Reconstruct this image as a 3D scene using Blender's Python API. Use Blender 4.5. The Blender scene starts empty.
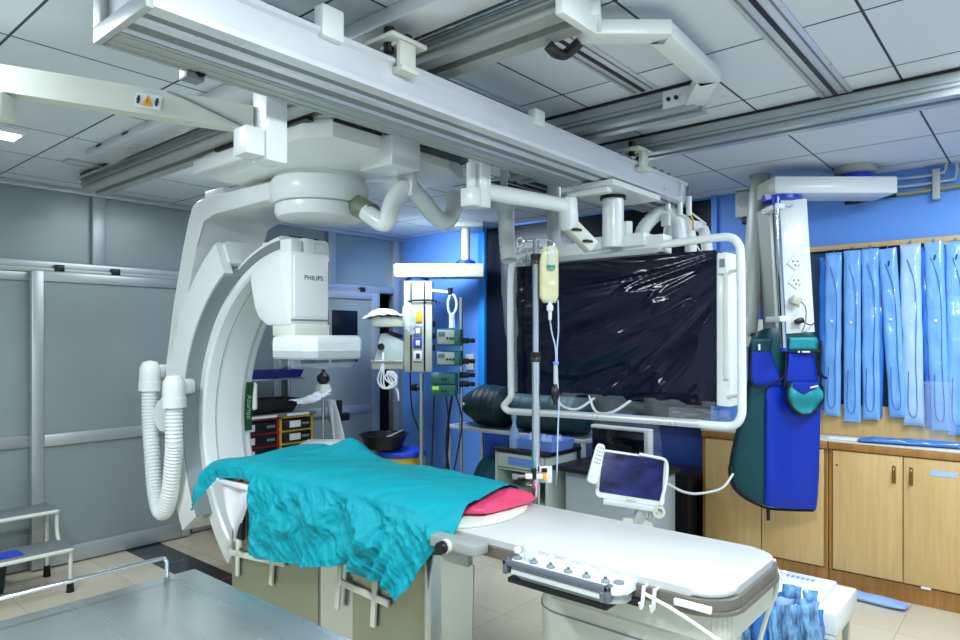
import bpy, bmesh, math, random
from mathutils import Vector, Matrix, noise
random.seed(7)
C = bpy.context.scene.collection
V = Vector
R = math.radians
HC = 1.62                       # eye height of the photographer
FP = 672.7                      # focal length, pixels of a 960 px wide picture
FW = V((.762, .6475, 0)); RT = V((.6475, -.762, 0))

def at(px, py, **k):
    """the point of the room seen at a place of the photograph, on a known wall, level or distance"""
    a = (px-480)/FP; u = (338.3-py)/FP
    d = FW + RT*a + V((0, 0, u))
    if 'X' in k: t = k['X']/d.x
    elif 'Y' in k: t = k['Y']/d.y
    elif 'Z' in k: t = (k['Z']-HC)/d.z
    else: t = k['D']
    return V((0, 0, HC)) + d*t

# ------------------------------------------------------------------ materials
def lin(c):
    return tuple(((v/255)/12.92 if v/255 <= .04045 else ((v/255+.055)/1.055)**2.4) for v in c)

MATS = {}
def mat(name, rgb, rough=.5, metal=0, var=.06, scale=6, bump=0, bscale=40, coat=0, alpha=1, trans=0, emit=0, spec=.5, rvar=.08, stretch=None, ior=1.45, contrast=0):
    m = bpy.data.materials.new(name); m.use_nodes = True
    nt = m.node_tree; N = nt.nodes; L = nt.links
    p = N['Principled BSDF']
    col = lin(rgb)
    tc = N.new('ShaderNodeTexCoord'); mp = N.new('ShaderNodeMapping')
    L.new(tc.outputs['Object'], mp.inputs[0])
    if stretch: mp.inputs['Scale'].default_value = stretch
    nz = N.new('ShaderNodeTexNoise'); nz.inputs['Scale'].default_value = scale; nz.inputs['Detail'].default_value = 5
    L.new(mp.outputs[0], nz.inputs['Vector'])
    mx = N.new('ShaderNodeMix'); mx.data_type = 'RGBA'
    if contrast:
        ct = N.new('ShaderNodeMapRange'); ct.inputs[1].default_value = .5-contrast; ct.inputs[2].default_value = .5+contrast
        L.new(nz.outputs['Fac'], ct.inputs[0]); L.new(ct.outputs[0], mx.inputs[0])
    else: L.new(nz.outputs['Fac'], mx.inputs[0])
    mx.inputs[6].default_value = tuple(max(0, v*(1-var)) for v in col)+(1,)
    mx.inputs[7].default_value = tuple(min(1, v*(1+var)) for v in col)+(1,)
    L.new(mx.outputs[2], p.inputs['Base Color'])
    mr = N.new('ShaderNodeMapRange'); L.new(nz.outputs['Fac'], mr.inputs[0])
    mr.inputs[3].default_value = max(.02, rough-rvar); mr.inputs[4].default_value = min(1, rough+rvar)
    L.new(mr.outputs[0], p.inputs['Roughness'])
    p.inputs['Metallic'].default_value = metal
    p.inputs['Specular IOR Level'].default_value = spec
    p.inputs['Coat Weight'].default_value = coat
    p.inputs['Coat Roughness'].default_value = .08
    p.inputs['Alpha'].default_value = alpha
    p.inputs['Transmission Weight'].default_value = trans
    p.inputs['IOR'].default_value = ior
    if emit:
        p.inputs['Emission Color'].default_value = col+(1,)
        p.inputs['Emission Strength'].default_value = emit
    if bump:
        n2 = N.new('ShaderNodeTexNoise'); n2.inputs['Scale'].default_value = bscale; n2.inputs['Detail'].default_value = 6
        L.new(mp.outputs[0], n2.inputs['Vector'])
        b = N.new('ShaderNodeBump'); b.inputs['Strength'].default_value = bump; b.inputs['Distance'].default_value = .01
        L.new(n2.outputs['Fac'], b.inputs['Height']); L.new(b.outputs[0], p.inputs['Normal'])
    MATS[name] = m
    return m

def tile_mat(name, rgb, line, pitch, offx, offy, width, rough, var=.05, band=None, spec=.5):
    """square tiles with joints; band = (x0, x1, y0, y1, colour) for a strip of other tiles"""
    m = mat(name, rgb, rough, var=var, scale=2.2, spec=spec)
    nt = m.node_tree; N = nt.nodes; L = nt.links
    p = N['Principled BSDF']; base = p.inputs['Base Color'].links[0].from_socket
    geo = N.new('ShaderNodeNewGeometry'); sx = N.new('ShaderNodeSeparateXYZ'); L.new(geo.outputs['Position'], sx.inputs[0])
    def M(op, a, b=None):
        n = N.new('ShaderNodeMath'); n.operation = op
        for i, v in enumerate((a, b)):
            if v is None: continue
            if isinstance(v, (int, float)): n.inputs[i].default_value = v
            else: L.new(v, n.inputs[i])
        return n.outputs[0]
    def edge(s, off):
        f = M('FRACT', M('DIVIDE', M('ADD', s, -off+100*pitch), pitch))
        dd = M('ABSOLUTE', M('SUBTRACT', f, .5))
        return M('GREATER_THAN', dd, .5-width/pitch/2)
    cell = N.new('ShaderNodeTexWhiteNoise'); cell.noise_dimensions = '2D'
    fl = N.new('ShaderNodeCombineXYZ')
    L.new(M('FLOOR', M('DIVIDE', M('ADD', sx.outputs[0], -offx+100*pitch), pitch)), fl.inputs[0])
    L.new(M('FLOOR', M('DIVIDE', M('ADD', sx.outputs[1], -offy+100*pitch), pitch)), fl.inputs[1])
    L.new(fl.outputs[0], cell.inputs[0])
    hs = N.new('ShaderNodeHueSaturation'); L.new(base, hs.inputs['Color'])
    L.new(M('ADD', M('MULTIPLY', cell.outputs[0], .10), .95), hs.inputs['Value'])
    cur = hs.outputs[0]
    if band:
        x0, x1, y0, y1, c = band
        inside = M('MULTIPLY', M('MULTIPLY', M('GREATER_THAN', sx.outputs[0], x0), M('LESS_THAN', sx.outputs[0], x1)),
                   M('MULTIPLY', M('GREATER_THAN', sx.outputs[1], y0), M('LESS_THAN', sx.outputs[1], y1)))
        mb = N.new('ShaderNodeMix'); mb.data_type = 'RGBA'; L.new(inside, mb.inputs[0]); L.new(cur, mb.inputs[6]); mb.inputs[7].default_value = lin(c)+(1,)
        cur = mb.outputs[2]
    ln = M('MAXIMUM', edge(sx.outputs[0], offx), edge(sx.outputs[1], offy))
    ml = N.new('ShaderNodeMix'); ml.data_type = 'RGBA'; L.new(ln, ml.inputs[0]); L.new(cur, ml.inputs[6]); ml.inputs[7].default_value = lin(line)+(1,)
    L.new(ml.outputs[2], p.inputs['Base Color'])
    return m

def wood_mat(name, rgb, rgb2, rough=.4, stretch=(9, 9, .7), coat=.15):
    m = mat(name, rgb, rough, coat=coat)
    nt = m.node_tree; N = nt.nodes; L = nt.links; p = N['Principled BSDF']
    tc = N.new('ShaderNodeTexCoord'); mp = N.new('ShaderNodeMapping'); mp.inputs['Scale'].default_value = stretch
    L.new(tc.outputs['Object'], mp.inputs[0])
    nz = N.new('ShaderNodeTexNoise'); nz.inputs['Scale'].default_value = 4; nz.inputs['Detail'].default_value = 8; nz.inputs['Distortion'].default_value = .5
    L.new(mp.outputs[0], nz.inputs['Vector'])
    cr = N.new('ShaderNodeValToRGB'); cr.color_ramp.elements[0].position = .35; cr.color_ramp.elements[1].position = .68
    cr.color_ramp.elements[0].color = lin(rgb2)+(1,); cr.color_ramp.elements[1].color = lin(rgb)+(1,)
    L.new(nz.outputs['Fac'], cr.inputs[0]); L.new(cr.outputs[0], p.inputs['Base Color'])
    return m

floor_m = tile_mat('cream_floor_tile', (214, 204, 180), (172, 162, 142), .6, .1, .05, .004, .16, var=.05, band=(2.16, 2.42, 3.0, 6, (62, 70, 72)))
ceil_m = tile_mat('ceiling_tile', (212, 222, 230), (44, 54, 64), .6, .155, .485, .010, .6, var=.03)
alu = mat('brushed_aluminium', (178, 186, 188), .38, .55, .05, 10, stretch=(.3, 8, 8))
alu_light = mat('white_anodised_aluminium', (222, 226, 230), .3, .35, .03)
alu_dark = mat('grey_rail_aluminium', (172, 178, 174), .42, .4, .05)
steel = mat('brushed_stainless_steel', (200, 208, 206), .27, .9, .12, 3, rvar=.05, stretch=(3, .3, .3))
olive_steel = mat('dull_steel_sheet', (150, 156, 136), .32, .7, .06, 3, stretch=(2, 2, .2))
chrome = mat('chrome', (215, 218, 220), .1, 1, .02)
white = mat('white_enamel', (226, 232, 230), .32, 0, .02, 3, coat=.2)
white2 = mat('warm_white_plastic', (214, 218, 206), .4, 0, .03, 3)
grey_pl = mat('light_grey_plastic', (178, 186, 186), .4, 0, .04)
slate_light = mat('cool_grey_liner', (138, 150, 154), .45, 0, .04)
slate = mat('slate_grey_metal', (112, 120, 134), .35, .4, .04)
rail_brown = mat('dark_anodised_rail', (120, 116, 106), .38, .5, .05)
midgrey = mat('mid_grey_plastic', (120, 128, 132), .45, 0, .05)
black = mat('black_plastic', (18, 19, 22), .4, 0, .1)
rubber = mat('black_rubber', (22, 22, 22), .75, 0, .1)
panel_g = mat('grey_laminate_panel', (142, 156, 156), .32, .2, .04, 1.5, spec=.6)
blue_wall = mat('blue_wall_paint', (104, 158, 238), .55, 0, .025, 1.2, bump=.05, bscale=60)
pale_wall = mat('pale_wall_paint', (196, 208, 220), .6, 0, .03, 1.5)
deep_blue = mat('deep_blue_enamel', (20, 60, 190), .3, 0, .05, coat=.3)
lit_trim = mat('lit_blue_trim', (40, 150, 235), .35, 0, .03)  # light on the window reveal is put into this brighter blue
dark_glass = mat('dark_window_glass', (12, 18, 34), .3, 0, .2, 1, spec=.35)
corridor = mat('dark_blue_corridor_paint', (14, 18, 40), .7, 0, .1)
teal_cloth = mat('teal_surgical_cloth', (0, 150, 164), .6, 0, .07, 4, bump=.3, bscale=30, spec=.3)
pink = mat('pink_vinyl', (222, 72, 112), .42, 0, .08, 5, bump=.35, bscale=14)
mattress_m = mat('off_white_vinyl', (190, 192, 190), .42, 0, .02, 4)
sheet_m = mat('white_cotton', (220, 224, 230), .85, 0, .03, 5, bump=.2, bscale=40)
wood = wood_mat('birch_laminate', (214, 182, 124), (204, 170, 112))
wood_edge = wood_mat('oak_edge_trim', (178, 128, 66), (156, 108, 50))
stone = mat('cream_worktop', (214, 210, 192), .3, 0, .06, 20)
brass = mat('aged_brass', (142, 112, 62), .35, .9, .1)
apron_blue = mat('royal_blue_nylon', (12, 48, 168), .36, 0, .08, 5, bump=.15, bscale=16, spec=.4)
apron_green = mat('bottle_green_nylon', (10, 66, 74), .4, 0, .08, 5, bump=.15, bscale=16, spec=.4)
apron_teal = mat('teal_nylon', (20, 140, 150), .45, 0, .06, 5, bump=.1, bscale=20)
black_cloth = mat('black_binding', (14, 16, 22), .7, 0, .1)
pack_m = mat('pale_blue_pouch_film', (120, 176, 240), .2, 0, .12, 8, bump=.6, bscale=18, coat=.5)
pack_m2 = mat('mid_blue_pouch_film', (50, 118, 208), .22, 0, .16, 8, bump=.6, bscale=18, coat=.5)
glint_film = mat('glint_streaked_blue_film', (104, 156, 230), .2, 0, .75, 2.2, bump=.8, bscale=10, coat=.5, stretch=(22, 22, 7), contrast=.18)  # pale and dark streaks in the colour imitate light on the folds
pack_pale = mat('whitish_blue_pouch_film', (168, 204, 244), .2, 0, .10, 8, bump=.4, bscale=14, coat=.5)
film = mat('clear_plastic_film', (225, 235, 240), .12, 0, .02, 4, alpha=.11, bump=.5, bscale=14)
clear = mat('clear_plastic', (225, 238, 242), .06, 0, .01, 4, alpha=.4)
screen_film = mat('black_screen_under_plastic', (6, 11, 34), .13, 0, .2, 5, coat=0, spec=.4, rvar=.04)
screen_black = mat('black_screen_glass', (8, 10, 18), .1, 0, .1)
tablet_glass = mat('painted_reflection_screen', (22, 28, 84), .14, 0, .9, 9, contrast=.22, stretch=(1, 1, 2))  # pale streaks in the colour imitate reflections on the glass
bag_yellow = mat('pale_yellow_fluid_bag', (208, 206, 166), .25, 0, .12, 14, bump=.2, bscale=10)
teal_case = mat('green_grey_pump_case', (52, 116, 108), .4, 0, .06)
pale_case = mat('pale_green_device_case', (186, 200, 190), .4, 0, .05)
lime = mat('lime_display', (150, 220, 60), .3, 0, .05, emit=.35)
yellow = mat('yellow_plastic', (214, 172, 34), .45, 0, .06)
orange = mat('orange_sticker', (240, 170, 24), .5, 0, .03)
red_frame = mat('red_plastic', (160, 34, 40), .45, 0, .06)
red_cloth = mat('red_cloth', (190, 26, 50), .7, 0, .08)
navy = mat('navy_fabric', (18, 22, 66), .6, 0, .1)
blue_pl = mat('blue_plastic', (34, 72, 200), .35, 0, .06)
pale_blue_pl = mat('pale_blue_plastic', (110, 150, 226), .35, 0, .05)
paper = mat('white_paper', (230, 232, 236), .8, 0, .02)
ink = mat('dark_ink', (40, 44, 56), .6, 0, .02)
green_sign = mat('dark_green_label', (16, 74, 40), .4, 0, .05)
pale_green_ink = mat('pale_green_ink', (150, 200, 160), .5, 0, .02)
green_cloth = mat('green_cloth', (10, 136, 136), .8, 0, .08, 8, bump=.3, bscale=30)
lamp_m = mat('lit_lamp_diffuser', (240, 246, 255), .5, 0, .0, emit=9)
pipe_m = mat('grey_conduit_pipe', (168, 176, 168), .4, .1, .05)

# ------------------------------------------------------------------ objects
MW = {}
def tag(o, label=None, cat=None, group=None, kind=None):
    if label: o['label'] = label
    if cat: o['category'] = cat
    if group: o['group'] = group
    if kind: o['kind'] = kind
    return o

def thing(name, label, cat, loc, rotz=0, group=None, kind=None, tilt=None):
    o = bpy.data.objects.new(name, None); C.objects.link(o)
    o.empty_display_size = .05
    m = Matrix.Translation(V(loc)) @ Matrix.Rotation(rotz, 4, 'Z')
    if tilt is not None: m = m @ tilt
    o.matrix_world = m; MW[o.name] = m
    tag(o, label, cat, group, kind)
    return o

def dup(o, parent=None, loc=None, rotz=None, label=None):
    c = o.copy(); C.objects.link(c)
    if parent is not None: c.parent = parent
    if loc is not None: c.location = loc
    if rotz is not None: c.rotation_euler = (0, 0, rotz)
    if label: c['label'] = label
    for ch in KIDS.get(o.name, []): dup(ch, c)
    return c
KIDS = {}

def spline(pts, n=8):
    pts = [V(p) for p in pts]
    out = []
    for i in range(len(pts)-1):
        p0 = pts[max(i-1, 0)]; p1 = pts[i]; p2 = pts[i+1]; p3 = pts[min(i+2, len(pts)-1)]
        for k in range(n):
            t = k/n
            out.append(.5*((2*p1)+(p2-p0)*t+(2*p0-5*p1+4*p2-p3)*t*t+(-p0+3*p1-3*p2+p3)*t**3))
    out.append(pts[-1])
    return out

def resample(pts, step):
    out = [pts[0].copy()]; acc = 0
    for a, b in zip(pts, pts[1:]):
        l = (b-a).length
        if l < 1e-9: continue
        s = step-acc
        while s <= l:
            out.append(a.lerp(b, s/l)); s += step
        acc = l-(s-step)
    return out

class MB:
    def __init__(s): s.bm = bmesh.new()
    def _bev(s, vs, b, seg=2):
        if b:
            es = list({e for v in vs for e in v.link_edges})
            bmesh.ops.bevel(s.bm, geom=es, offset=b, segments=seg, affect='EDGES', profile=.5)
    def box(s, c, size, bevel=0, rot=None, seg=2):
        m = Matrix.Translation(V(c)) @ (rot.to_4x4() if rot is not None else Matrix()) @ Matrix.Diagonal((*size, 1))
        r = bmesh.ops.create_cube(s.bm, size=1, matrix=m)
        s._bev(r['verts'], bevel, seg); return s
    def bx(s, x0, x1, y0, y1, z0, z1, bevel=0, seg=2):
        return s.box(((x0+x1)/2, (y0+y1)/2, (z0+z1)/2), (abs(x1-x0), abs(y1-y0), abs(z1-z0)), bevel, None, seg)
    def bar(s, p0, p1, w, h, bevel=0, up=(0, 0, 1)):
        p0, p1 = V(p0), V(p1); d = (p1-p0); L = d.length; d.normalize()
        u = V(up); x = d.cross(u)
        if x.length < 1e-4: u = V((1, 0, 0)); x = d.cross(u)
        x.normalize(); u = x.cross(d)
        rot = Matrix((x, d, u)).transposed()
        return s.box((p0+p1)/2, (w, L, h), bevel, rot)
    def loft(s, rings, caps=True, closed=False):
        bm = s.bm; vr = [[bm.verts.new(p) for p in r] for r in rings]; n = len(vr[0])
        m = len(vr)
        for i in range(m if closed else m-1):
            a, b = vr[i], vr[(i+1) % m]
            for j in range(n):
                try: bm.faces.new((a[j], a[(j+1) % n], b[(j+1) % n], b[j]))
                except ValueError: pass
        if caps and not closed:
            for r in (vr[0], vr[-1]):
                try: bm.faces.new(r)
                except ValueError: pass
        return s
    def tube(s, pts, r, n=10, closed=False):
        pts = [V(p) for p in pts]; m = len(pts)
        rr = r if isinstance(r, (list, tuple)) else [r]*m
        rings = []; nx = None
        for i, p in enumerate(pts):
            if closed: t = pts[(i+1) % m]-pts[i-1]
            else: t = pts[min(i+1, m-1)]-pts[max(i-1, 0)]
            if t.length < 1e-9: t = V((0, 0, 1))
            t.normalize()
            if nx is None:
                nx = t.orthogonal().normalized()
            else:
                nx = nx-t*nx.dot(t)
                if nx.length < 1e-6: nx = t.orthogonal()
                nx.normalize()
            ny = t.cross(nx)
            rings.append([p+(nx*math.cos(2*math.pi*k/n)+ny*math.sin(2*math.pi*k/n))*rr[i] for k in range(n)])
        return s.loft(rings, True, closed)
    def cyl(s, p0, p1, r, r2=None, n=20): return s.tube([p0, p1], [r, r if r2 is None else r2], n)
    def lathe(s, prof, c, n=28, axis=None):
        c = V(c); rot = axis if axis is not None else Matrix.Identity(3)
        rings = [[c+rot@V((max(r, 1e-4)*math.cos(2*math.pi*k/n), max(r, 1e-4)*math.sin(2*math.pi*k/n), z)) for k in range(n)] for r, z in prof]
        return s.loft(rings, True)
    def prism(s, poly, vec, bevel=0):
        vec = V(vec); bm = s.bm
        a = [bm.verts.new(V(p)) for p in poly]; b = [bm.verts.new(V(p)+vec) for p in poly]; n = len(a)
        bm.faces.new(a); bm.faces.new(list(reversed(b)))
        for i in range(n): bm.faces.new((a[i], b[i], b[(i+1) % n], a[(i+1) % n]))
        s._bev(a+b, bevel); return s
    def sheet(s, fn, nu, nv, th=None):
        """surface fn(u, v) -> point, given thickness along its normals when th"""
        bm = s.bm
        P = [[V(fn(i/nu, j/nv)) for j in range(nv+1)] for i in range(nu+1)]
        A = [[bm.verts.new(p) for p in r] for r in P]
        for i in range(nu):
            for j in range(nv): bm.faces.new((A[i][j], A[i+1][j], A[i+1][j+1], A[i][j+1]))
        if th:
            B = []
            for i in range(nu+1):
                row = []
                for j in range(nv+1):
                    du = P[min(i+1, nu)][j]-P[max(i-1, 0)][j]; dv = P[i][min(j+1, nv)]-P[i][max(j-1, 0)]
                    nn = du.cross(dv); nn = nn.normalized() if nn.length > 1e-9 else V((0, 0, 1))
                    row.append(bm.verts.new(P[i][j]+nn*th))
                B.append(row)
            for i in range(nu):
                for j in range(nv): bm.faces.new((B[i][j], B[i][j+1], B[i+1][j+1], B[i+1][j]))
            rim = [(i, 0) for i in range(nu+1)]+[(nu, j) for j in range(1, nv+1)]+[(i, nv) for i in range(nu-1, -1, -1)]+[(0, j) for j in range(nv-1, 0, -1)]
            for k in range(len(rim)):
                i, j = rim[k]; i2, j2 = rim[(k+1) % len(rim)]
                bm.faces.new((A[i][j], B[i][j], B[i2][j2], A[i2][j2]))
        return s
    def pouch(s, rows, th, nu=10, fn=None, edge=.15):
        """closed flat bag: rows (z, x0, x1); th thickness in the middle; fn(x, z, side) -> extra depth"""
        bm = s.bm; nr = len(rows); F = []; B = []
        for i, (z, x0, x1) in enumerate(rows):
            f = []; b = []
            for j in range(nu+1):
                u = j/nu; x = x0+(x1-x0)*u
                e = min(1, min(u, 1-u)/max(edge, 1e-3)); e2 = min(1, min(i, nr-1-i)/max(1, nr*.08))
                h = th*.5*(.12+.88*math.sqrt(e)*math.sqrt(e2))
                o = fn(x, z) if fn else 0
                f.append(bm.verts.new((x, o-h, z))); b.append(bm.verts.new((x, o+h, z)))
            F.append(f); B.append(b)
        for i in range(nr-1):
            for j in range(nu):
                bm.faces.new((F[i][j], F[i][j+1], F[i+1][j+1], F[i+1][j])); bm.faces.new((B[i][j], B[i+1][j], B[i+1][j+1], B[i][j+1]))
            bm.faces.new((F[i][0], F[i+1][0], B[i+1][0], B[i][0])); bm.faces.new((F[i][nu], B[i][nu], B[i+1][nu], F[i+1][nu]))
        for j in range(nu):
            bm.faces.new((F[0][j], B[0][j], B[0][j+1], F[0][j+1])); bm.faces.new((F[-1][j], F[-1][j+1], B[-1][j+1], B[-1][j]))
        return s
    def build(s, name, m, parent=None, local=False, angle=38, label=None):
        bm = s.bm
        bmesh.ops.remove_doubles(bm, verts=bm.verts, dist=1e-5)
        bmesh.ops.recalc_face_normals(bm, faces=bm.faces)
        me = bpy.data.meshes.new(name); 
        loc = None
        if parent is not None:
            pm = MW[parent.name]
            if not local: bm.transform(pm.inverted())
        else:
            xs = [v.co for v in bm.verts]
            lo = V((min(p.x for p in xs), min(p.y for p in xs), min(p.z for p in xs))); hi = V((max(p.x for p in xs), max(p.y for p in xs), max(p.z for p in xs)))
            loc = V(((lo.x+hi.x)/2, (lo.y+hi.y)/2, lo.z)); bm.transform(Matrix.Translation(-loc))
        bm.to_mesh(me); bm.free()
        me.polygons.foreach_set('use_smooth', [True]*len(me.polygons))
        me.set_sharp_from_angle(angle=R(angle))
        me.materials.append(m)
        o = bpy.data.objects.new(name, me); C.objects.link(o)
        if parent is not None:
            o.parent = parent; MW[o.name] = MW[parent.name]; KIDS.setdefault(parent.name, []).append(o)
        else:
            o.location = loc; MW[o.name] = Matrix.Translation(loc)
        if label: o['label'] = label
        return o

def lettering(txt, size, pos, right, up, m, parent, name='lettering', depth=.0008, align='CENTER', squash=1):
    cu = bpy.data.curves.new(name, 'FONT'); cu.body = txt; cu.size = size; cu.extrude = depth; cu.align_x = align; cu.align_y = 'CENTER'; cu.space_character = 1.06
    tmp = bpy.data.objects.new('tmp', cu); C.objects.link(tmp)
    bpy.context.view_layer.update()
    me = bpy.data.meshes.new_from_object(tmp.evaluated_get(bpy.context.evaluated_depsgraph_get()))
    bpy.data.objects.remove(tmp)
    r = V(right).normalized(); u = V(up).normalized(); n = r.cross(u)
    mm = Matrix((r*squash, u, n)).transposed().to_4x4(); mm.translation = V(pos)
    me.transform(MW[parent.name].inverted() @ mm)
    me.materials.clear(); me.materials.append(m); me.name = name
    o = bpy.data.objects.new(name, me); C.objects.link(o); o.parent = parent; MW[o.name] = MW[parent.name]; KIDS.setdefault(parent.name, []).append(o)
    return o

def struct(name, mb, m, parent=None):
    o = mb.build(name, m, parent)
    if parent is None: o['kind'] = 'structure'
    return o
def setting(name, loc):
    o = bpy.data.objects.new(name, None); C.objects.link(o); o.location = loc; MW[o.name] = Matrix.Translation(V(loc)); o['kind'] = 'structure'
    return o
def corrug(mb, pts, r, step=.012, amp=.12, n=14):
    q = resample(spline(pts, 14), step)
    return mb.tube(q, [r*(1-(amp if i % 2 else 0)) for i in range(len(q))], n)
# ================================================================== the room
H = 2.72; YL = 5.5; XR = 5.15
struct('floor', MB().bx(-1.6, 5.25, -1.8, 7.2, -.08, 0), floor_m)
struct('ceiling', MB().bx(-1.6, 5.25, -1.8, 5.6, H, H+.08), ceil_m)
b = MB(); b.bx(-1.6, 4.76, YL, YL+.1, 0, H); b.bx(4.76, 5.03, YL, YL+.1, 2.1, H); b.bx(5.03, XR, YL, YL+.1, 0, H)
struct('wall_left', b, panel_g)
struct('wall_right', MB().bx(XR, XR+.1, -1.8, YL+.1, 0, H), blue_wall)
struct('wall_back', MB().bx(-1.6, XR, -1.8, -1.7, 0, H), pale_wall)
struct('wall_front', MB().bx(-1.6, -1.5, -1.7, YL, 0, H), pale_wall)
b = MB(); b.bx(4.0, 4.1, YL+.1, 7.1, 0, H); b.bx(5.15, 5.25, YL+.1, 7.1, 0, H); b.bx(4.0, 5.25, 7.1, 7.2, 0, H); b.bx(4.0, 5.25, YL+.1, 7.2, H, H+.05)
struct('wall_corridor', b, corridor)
n = 1
def trim(mb, m=alu):
    global n
    o = struct('trim_%d' % n, mb, m); n += 1
    return o
# partition: aluminium sections between laminate panels
trim(MB().bx(-1.5, 5.15, YL-.05, YL, 2.68, H, .004))
for x in (.2, 2.0, 3.12, 4.15): trim(MB().bx(x-.045, x+.045, YL-.045, YL, 2.17, 2.68, .006))
trim(MB().bx(4.97, 5.05, YL-.05, YL, 0, 2.68, .005))
trim(MB().bx(-1.5, 4.97, YL-.06, YL, 2.10, 2.17, .008))
trim(MB().bx(-1.5, 4.7, YL-.085, YL-.04, 2.085, 2.12, .006), alu_dark)
trim(MB().bx(4.70, 4.76, YL-.06, YL, 0, 2.10, .006))
for x in (1.72, 2.10, 4.5): trim(MB().bx(x-.03, x+.03, YL-.10, YL-.055, 2.10, 2.145, .003), black)

def sliding_door(name, x0, x1, y, handle=None, glazed=False, frame=alu):
    d = setting(name, ((x0+x1)/2, y, 0))
    MB().bx(x0+.03, x1-.03, y-.012, y+.012, .05, 2.05).build('door_panel', panel_g, d)
    MB().bx(x0, x0+.075, y-.03, y+.03, .01, 2.09, .005).build('stile', frame, d)
    MB().bx(x1-.075, x1, y-.03, y+.03, .01, 2.09, .005).build('stile', frame, d)
    MB().bx(x0+.075, x1-.075, y-.03, y+.03, 2.02, 2.09, .005).build('top_rail', frame, d)
    MB().bx(x0+.075, x1-.075, y-.035, y+.03, .86, .945, .008).build('middle_rail', frame, d)
    MB().bx(x0+.075, x1-.075, y-.03, y+.03, .01, .13, .008).build('bottom_rail', frame, d)
    if glazed:
        for k in (0, 1):
            xa = x0+.12+k*.36
            MB().bx(xa, xa+.32, y-.018, y-.011, 1.38, 1.90, .003).build('vision_panel', dark_glass, d)
    return d
sliding_door('door_1', -.1, 1.62, YL-.04)
sliding_door('door_2', 1.535, 2.66, YL-.105)
sliding_door('door_3', 2.70, 3.55, YL-.045)
sliding_door('door_4', 3.62, 4.68, YL-.09, glazed=True)
# control room window in the right-hand wall
w = setting('window_1', (XR, 3.14, .95))
MB().bx(XR-.012, XR-.004, 2.0, 4.30, .98, 2.70).build('pane', dark_glass, w)
MB().bx(XR-.05, XR, 4.28, 4.36, .92, 2.71, .004).build('window_frame', lit_trim, w)
MB().bx(XR-.05, XR, 1.955, 2.0, .92, 2.71, .004).build('window_frame', blue_wall, w)
MB().bx(XR-.07, XR, 2.0, 4.28, .92, .98, .004).build('window_sill', blue_wall, w)
trim(MB().bx(XR-.02, XR, 1.96, 4.30, .1, .92, .003), mat('shaded_wall_blue', (24, 62, 132), .5, var=.1))  # dark panel: shade on the wall below the window, put into its colour
struct('baseboard_right', MB().bx(XR-.015, XR, 1.96, YL-.05, 0, .1, .003), grey_pl)

# ------------------------------------------------------------------ ceiling services
def slot(x0, x1, y, w, label):
    t = thing('slot_diffuser', label, 'air vent', ((x0+x1)/2, y, H), group=None)
    MB().bx(x0, x1, y-w/2, y+w/2, H-.008, H-.001, .002).build('frame_plate', alu_light, t)
    MB().bx(x0+.01, x1-.01, y-.008, y+.010, H-.012, H-.007).build('slot_opening', black, t)
    MB().bx(x0+.01, x1-.01, y-w*.36, y-w*.30, H-.0105, H-.007).build('slot_opening', midgrey, t)
    MB().bx(x0+.01, x1-.01, y+w*.30, y+w*.36, H-.0105, H-.007).build('slot_opening', midgrey, t)
slot(1.0, 3.34, .735, .13, 'long linear ceiling slot diffuser running beside the bent white cable arm')
slot(3.47, 3.75, .735, .13, 'short piece of slot diffuser beyond the right-hand ceiling rail')
slot(1.90, 2.74, 1.37, .12, 'slot diffuser between the two gantry rails, under the white bent cable arm')
slot(1.90, 2.74, 1.99, .14, 'slot diffuser beside the top edge of the long white beam')
t = thing('ceiling_vent', 'square ceiling vent above the left part of the long white beam', 'air vent', (1.42, 2.12, H))
MB().bx(1.22, 1.60, 1.96, 2.28, H-.012, H-.001, .004).build('vent_frame', grey_pl, t)
MB().bx(1.26, 1.56, 2.08, 2.16, H-.016, H-.011).build('slot_opening', black, t)
vp = at(512, 187, Z=2.72)
t = thing('ceiling_vent', 'louvred ceiling vent behind the right arm under the long beam', 'air vent', (vp.x, vp.y, H))
MB().bx(vp.x-.3, vp.x+.3, vp.y-.3, vp.y+.3, H-.012, H-.001, .004).build('vent_frame', grey_pl, t)
for k in range(6): MB().bx(vp.x-.26, vp.x+.26, vp.y-.25+k*.09, vp.y-.20+k*.09, H-.018, H-.011).build('louvre', black, t)

lp = at(2, 137, Z=2.68)
t = thing('ceiling_light', 'small lit ceiling light at the far left edge', 'ceiling light', (lp.x, lp.y, H))
MB().bx(lp.x-.20, lp.x+.09, lp.y-.09, lp.y+.09, H-.03, H-.001, .005).build('light_housing', white, t)
MB().bx(lp.x-.18, lp.x+.07, lp.y-.07, lp.y+.07, H-.036, H-.030, .002).build('diffuser', lamp_m, t)

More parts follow.
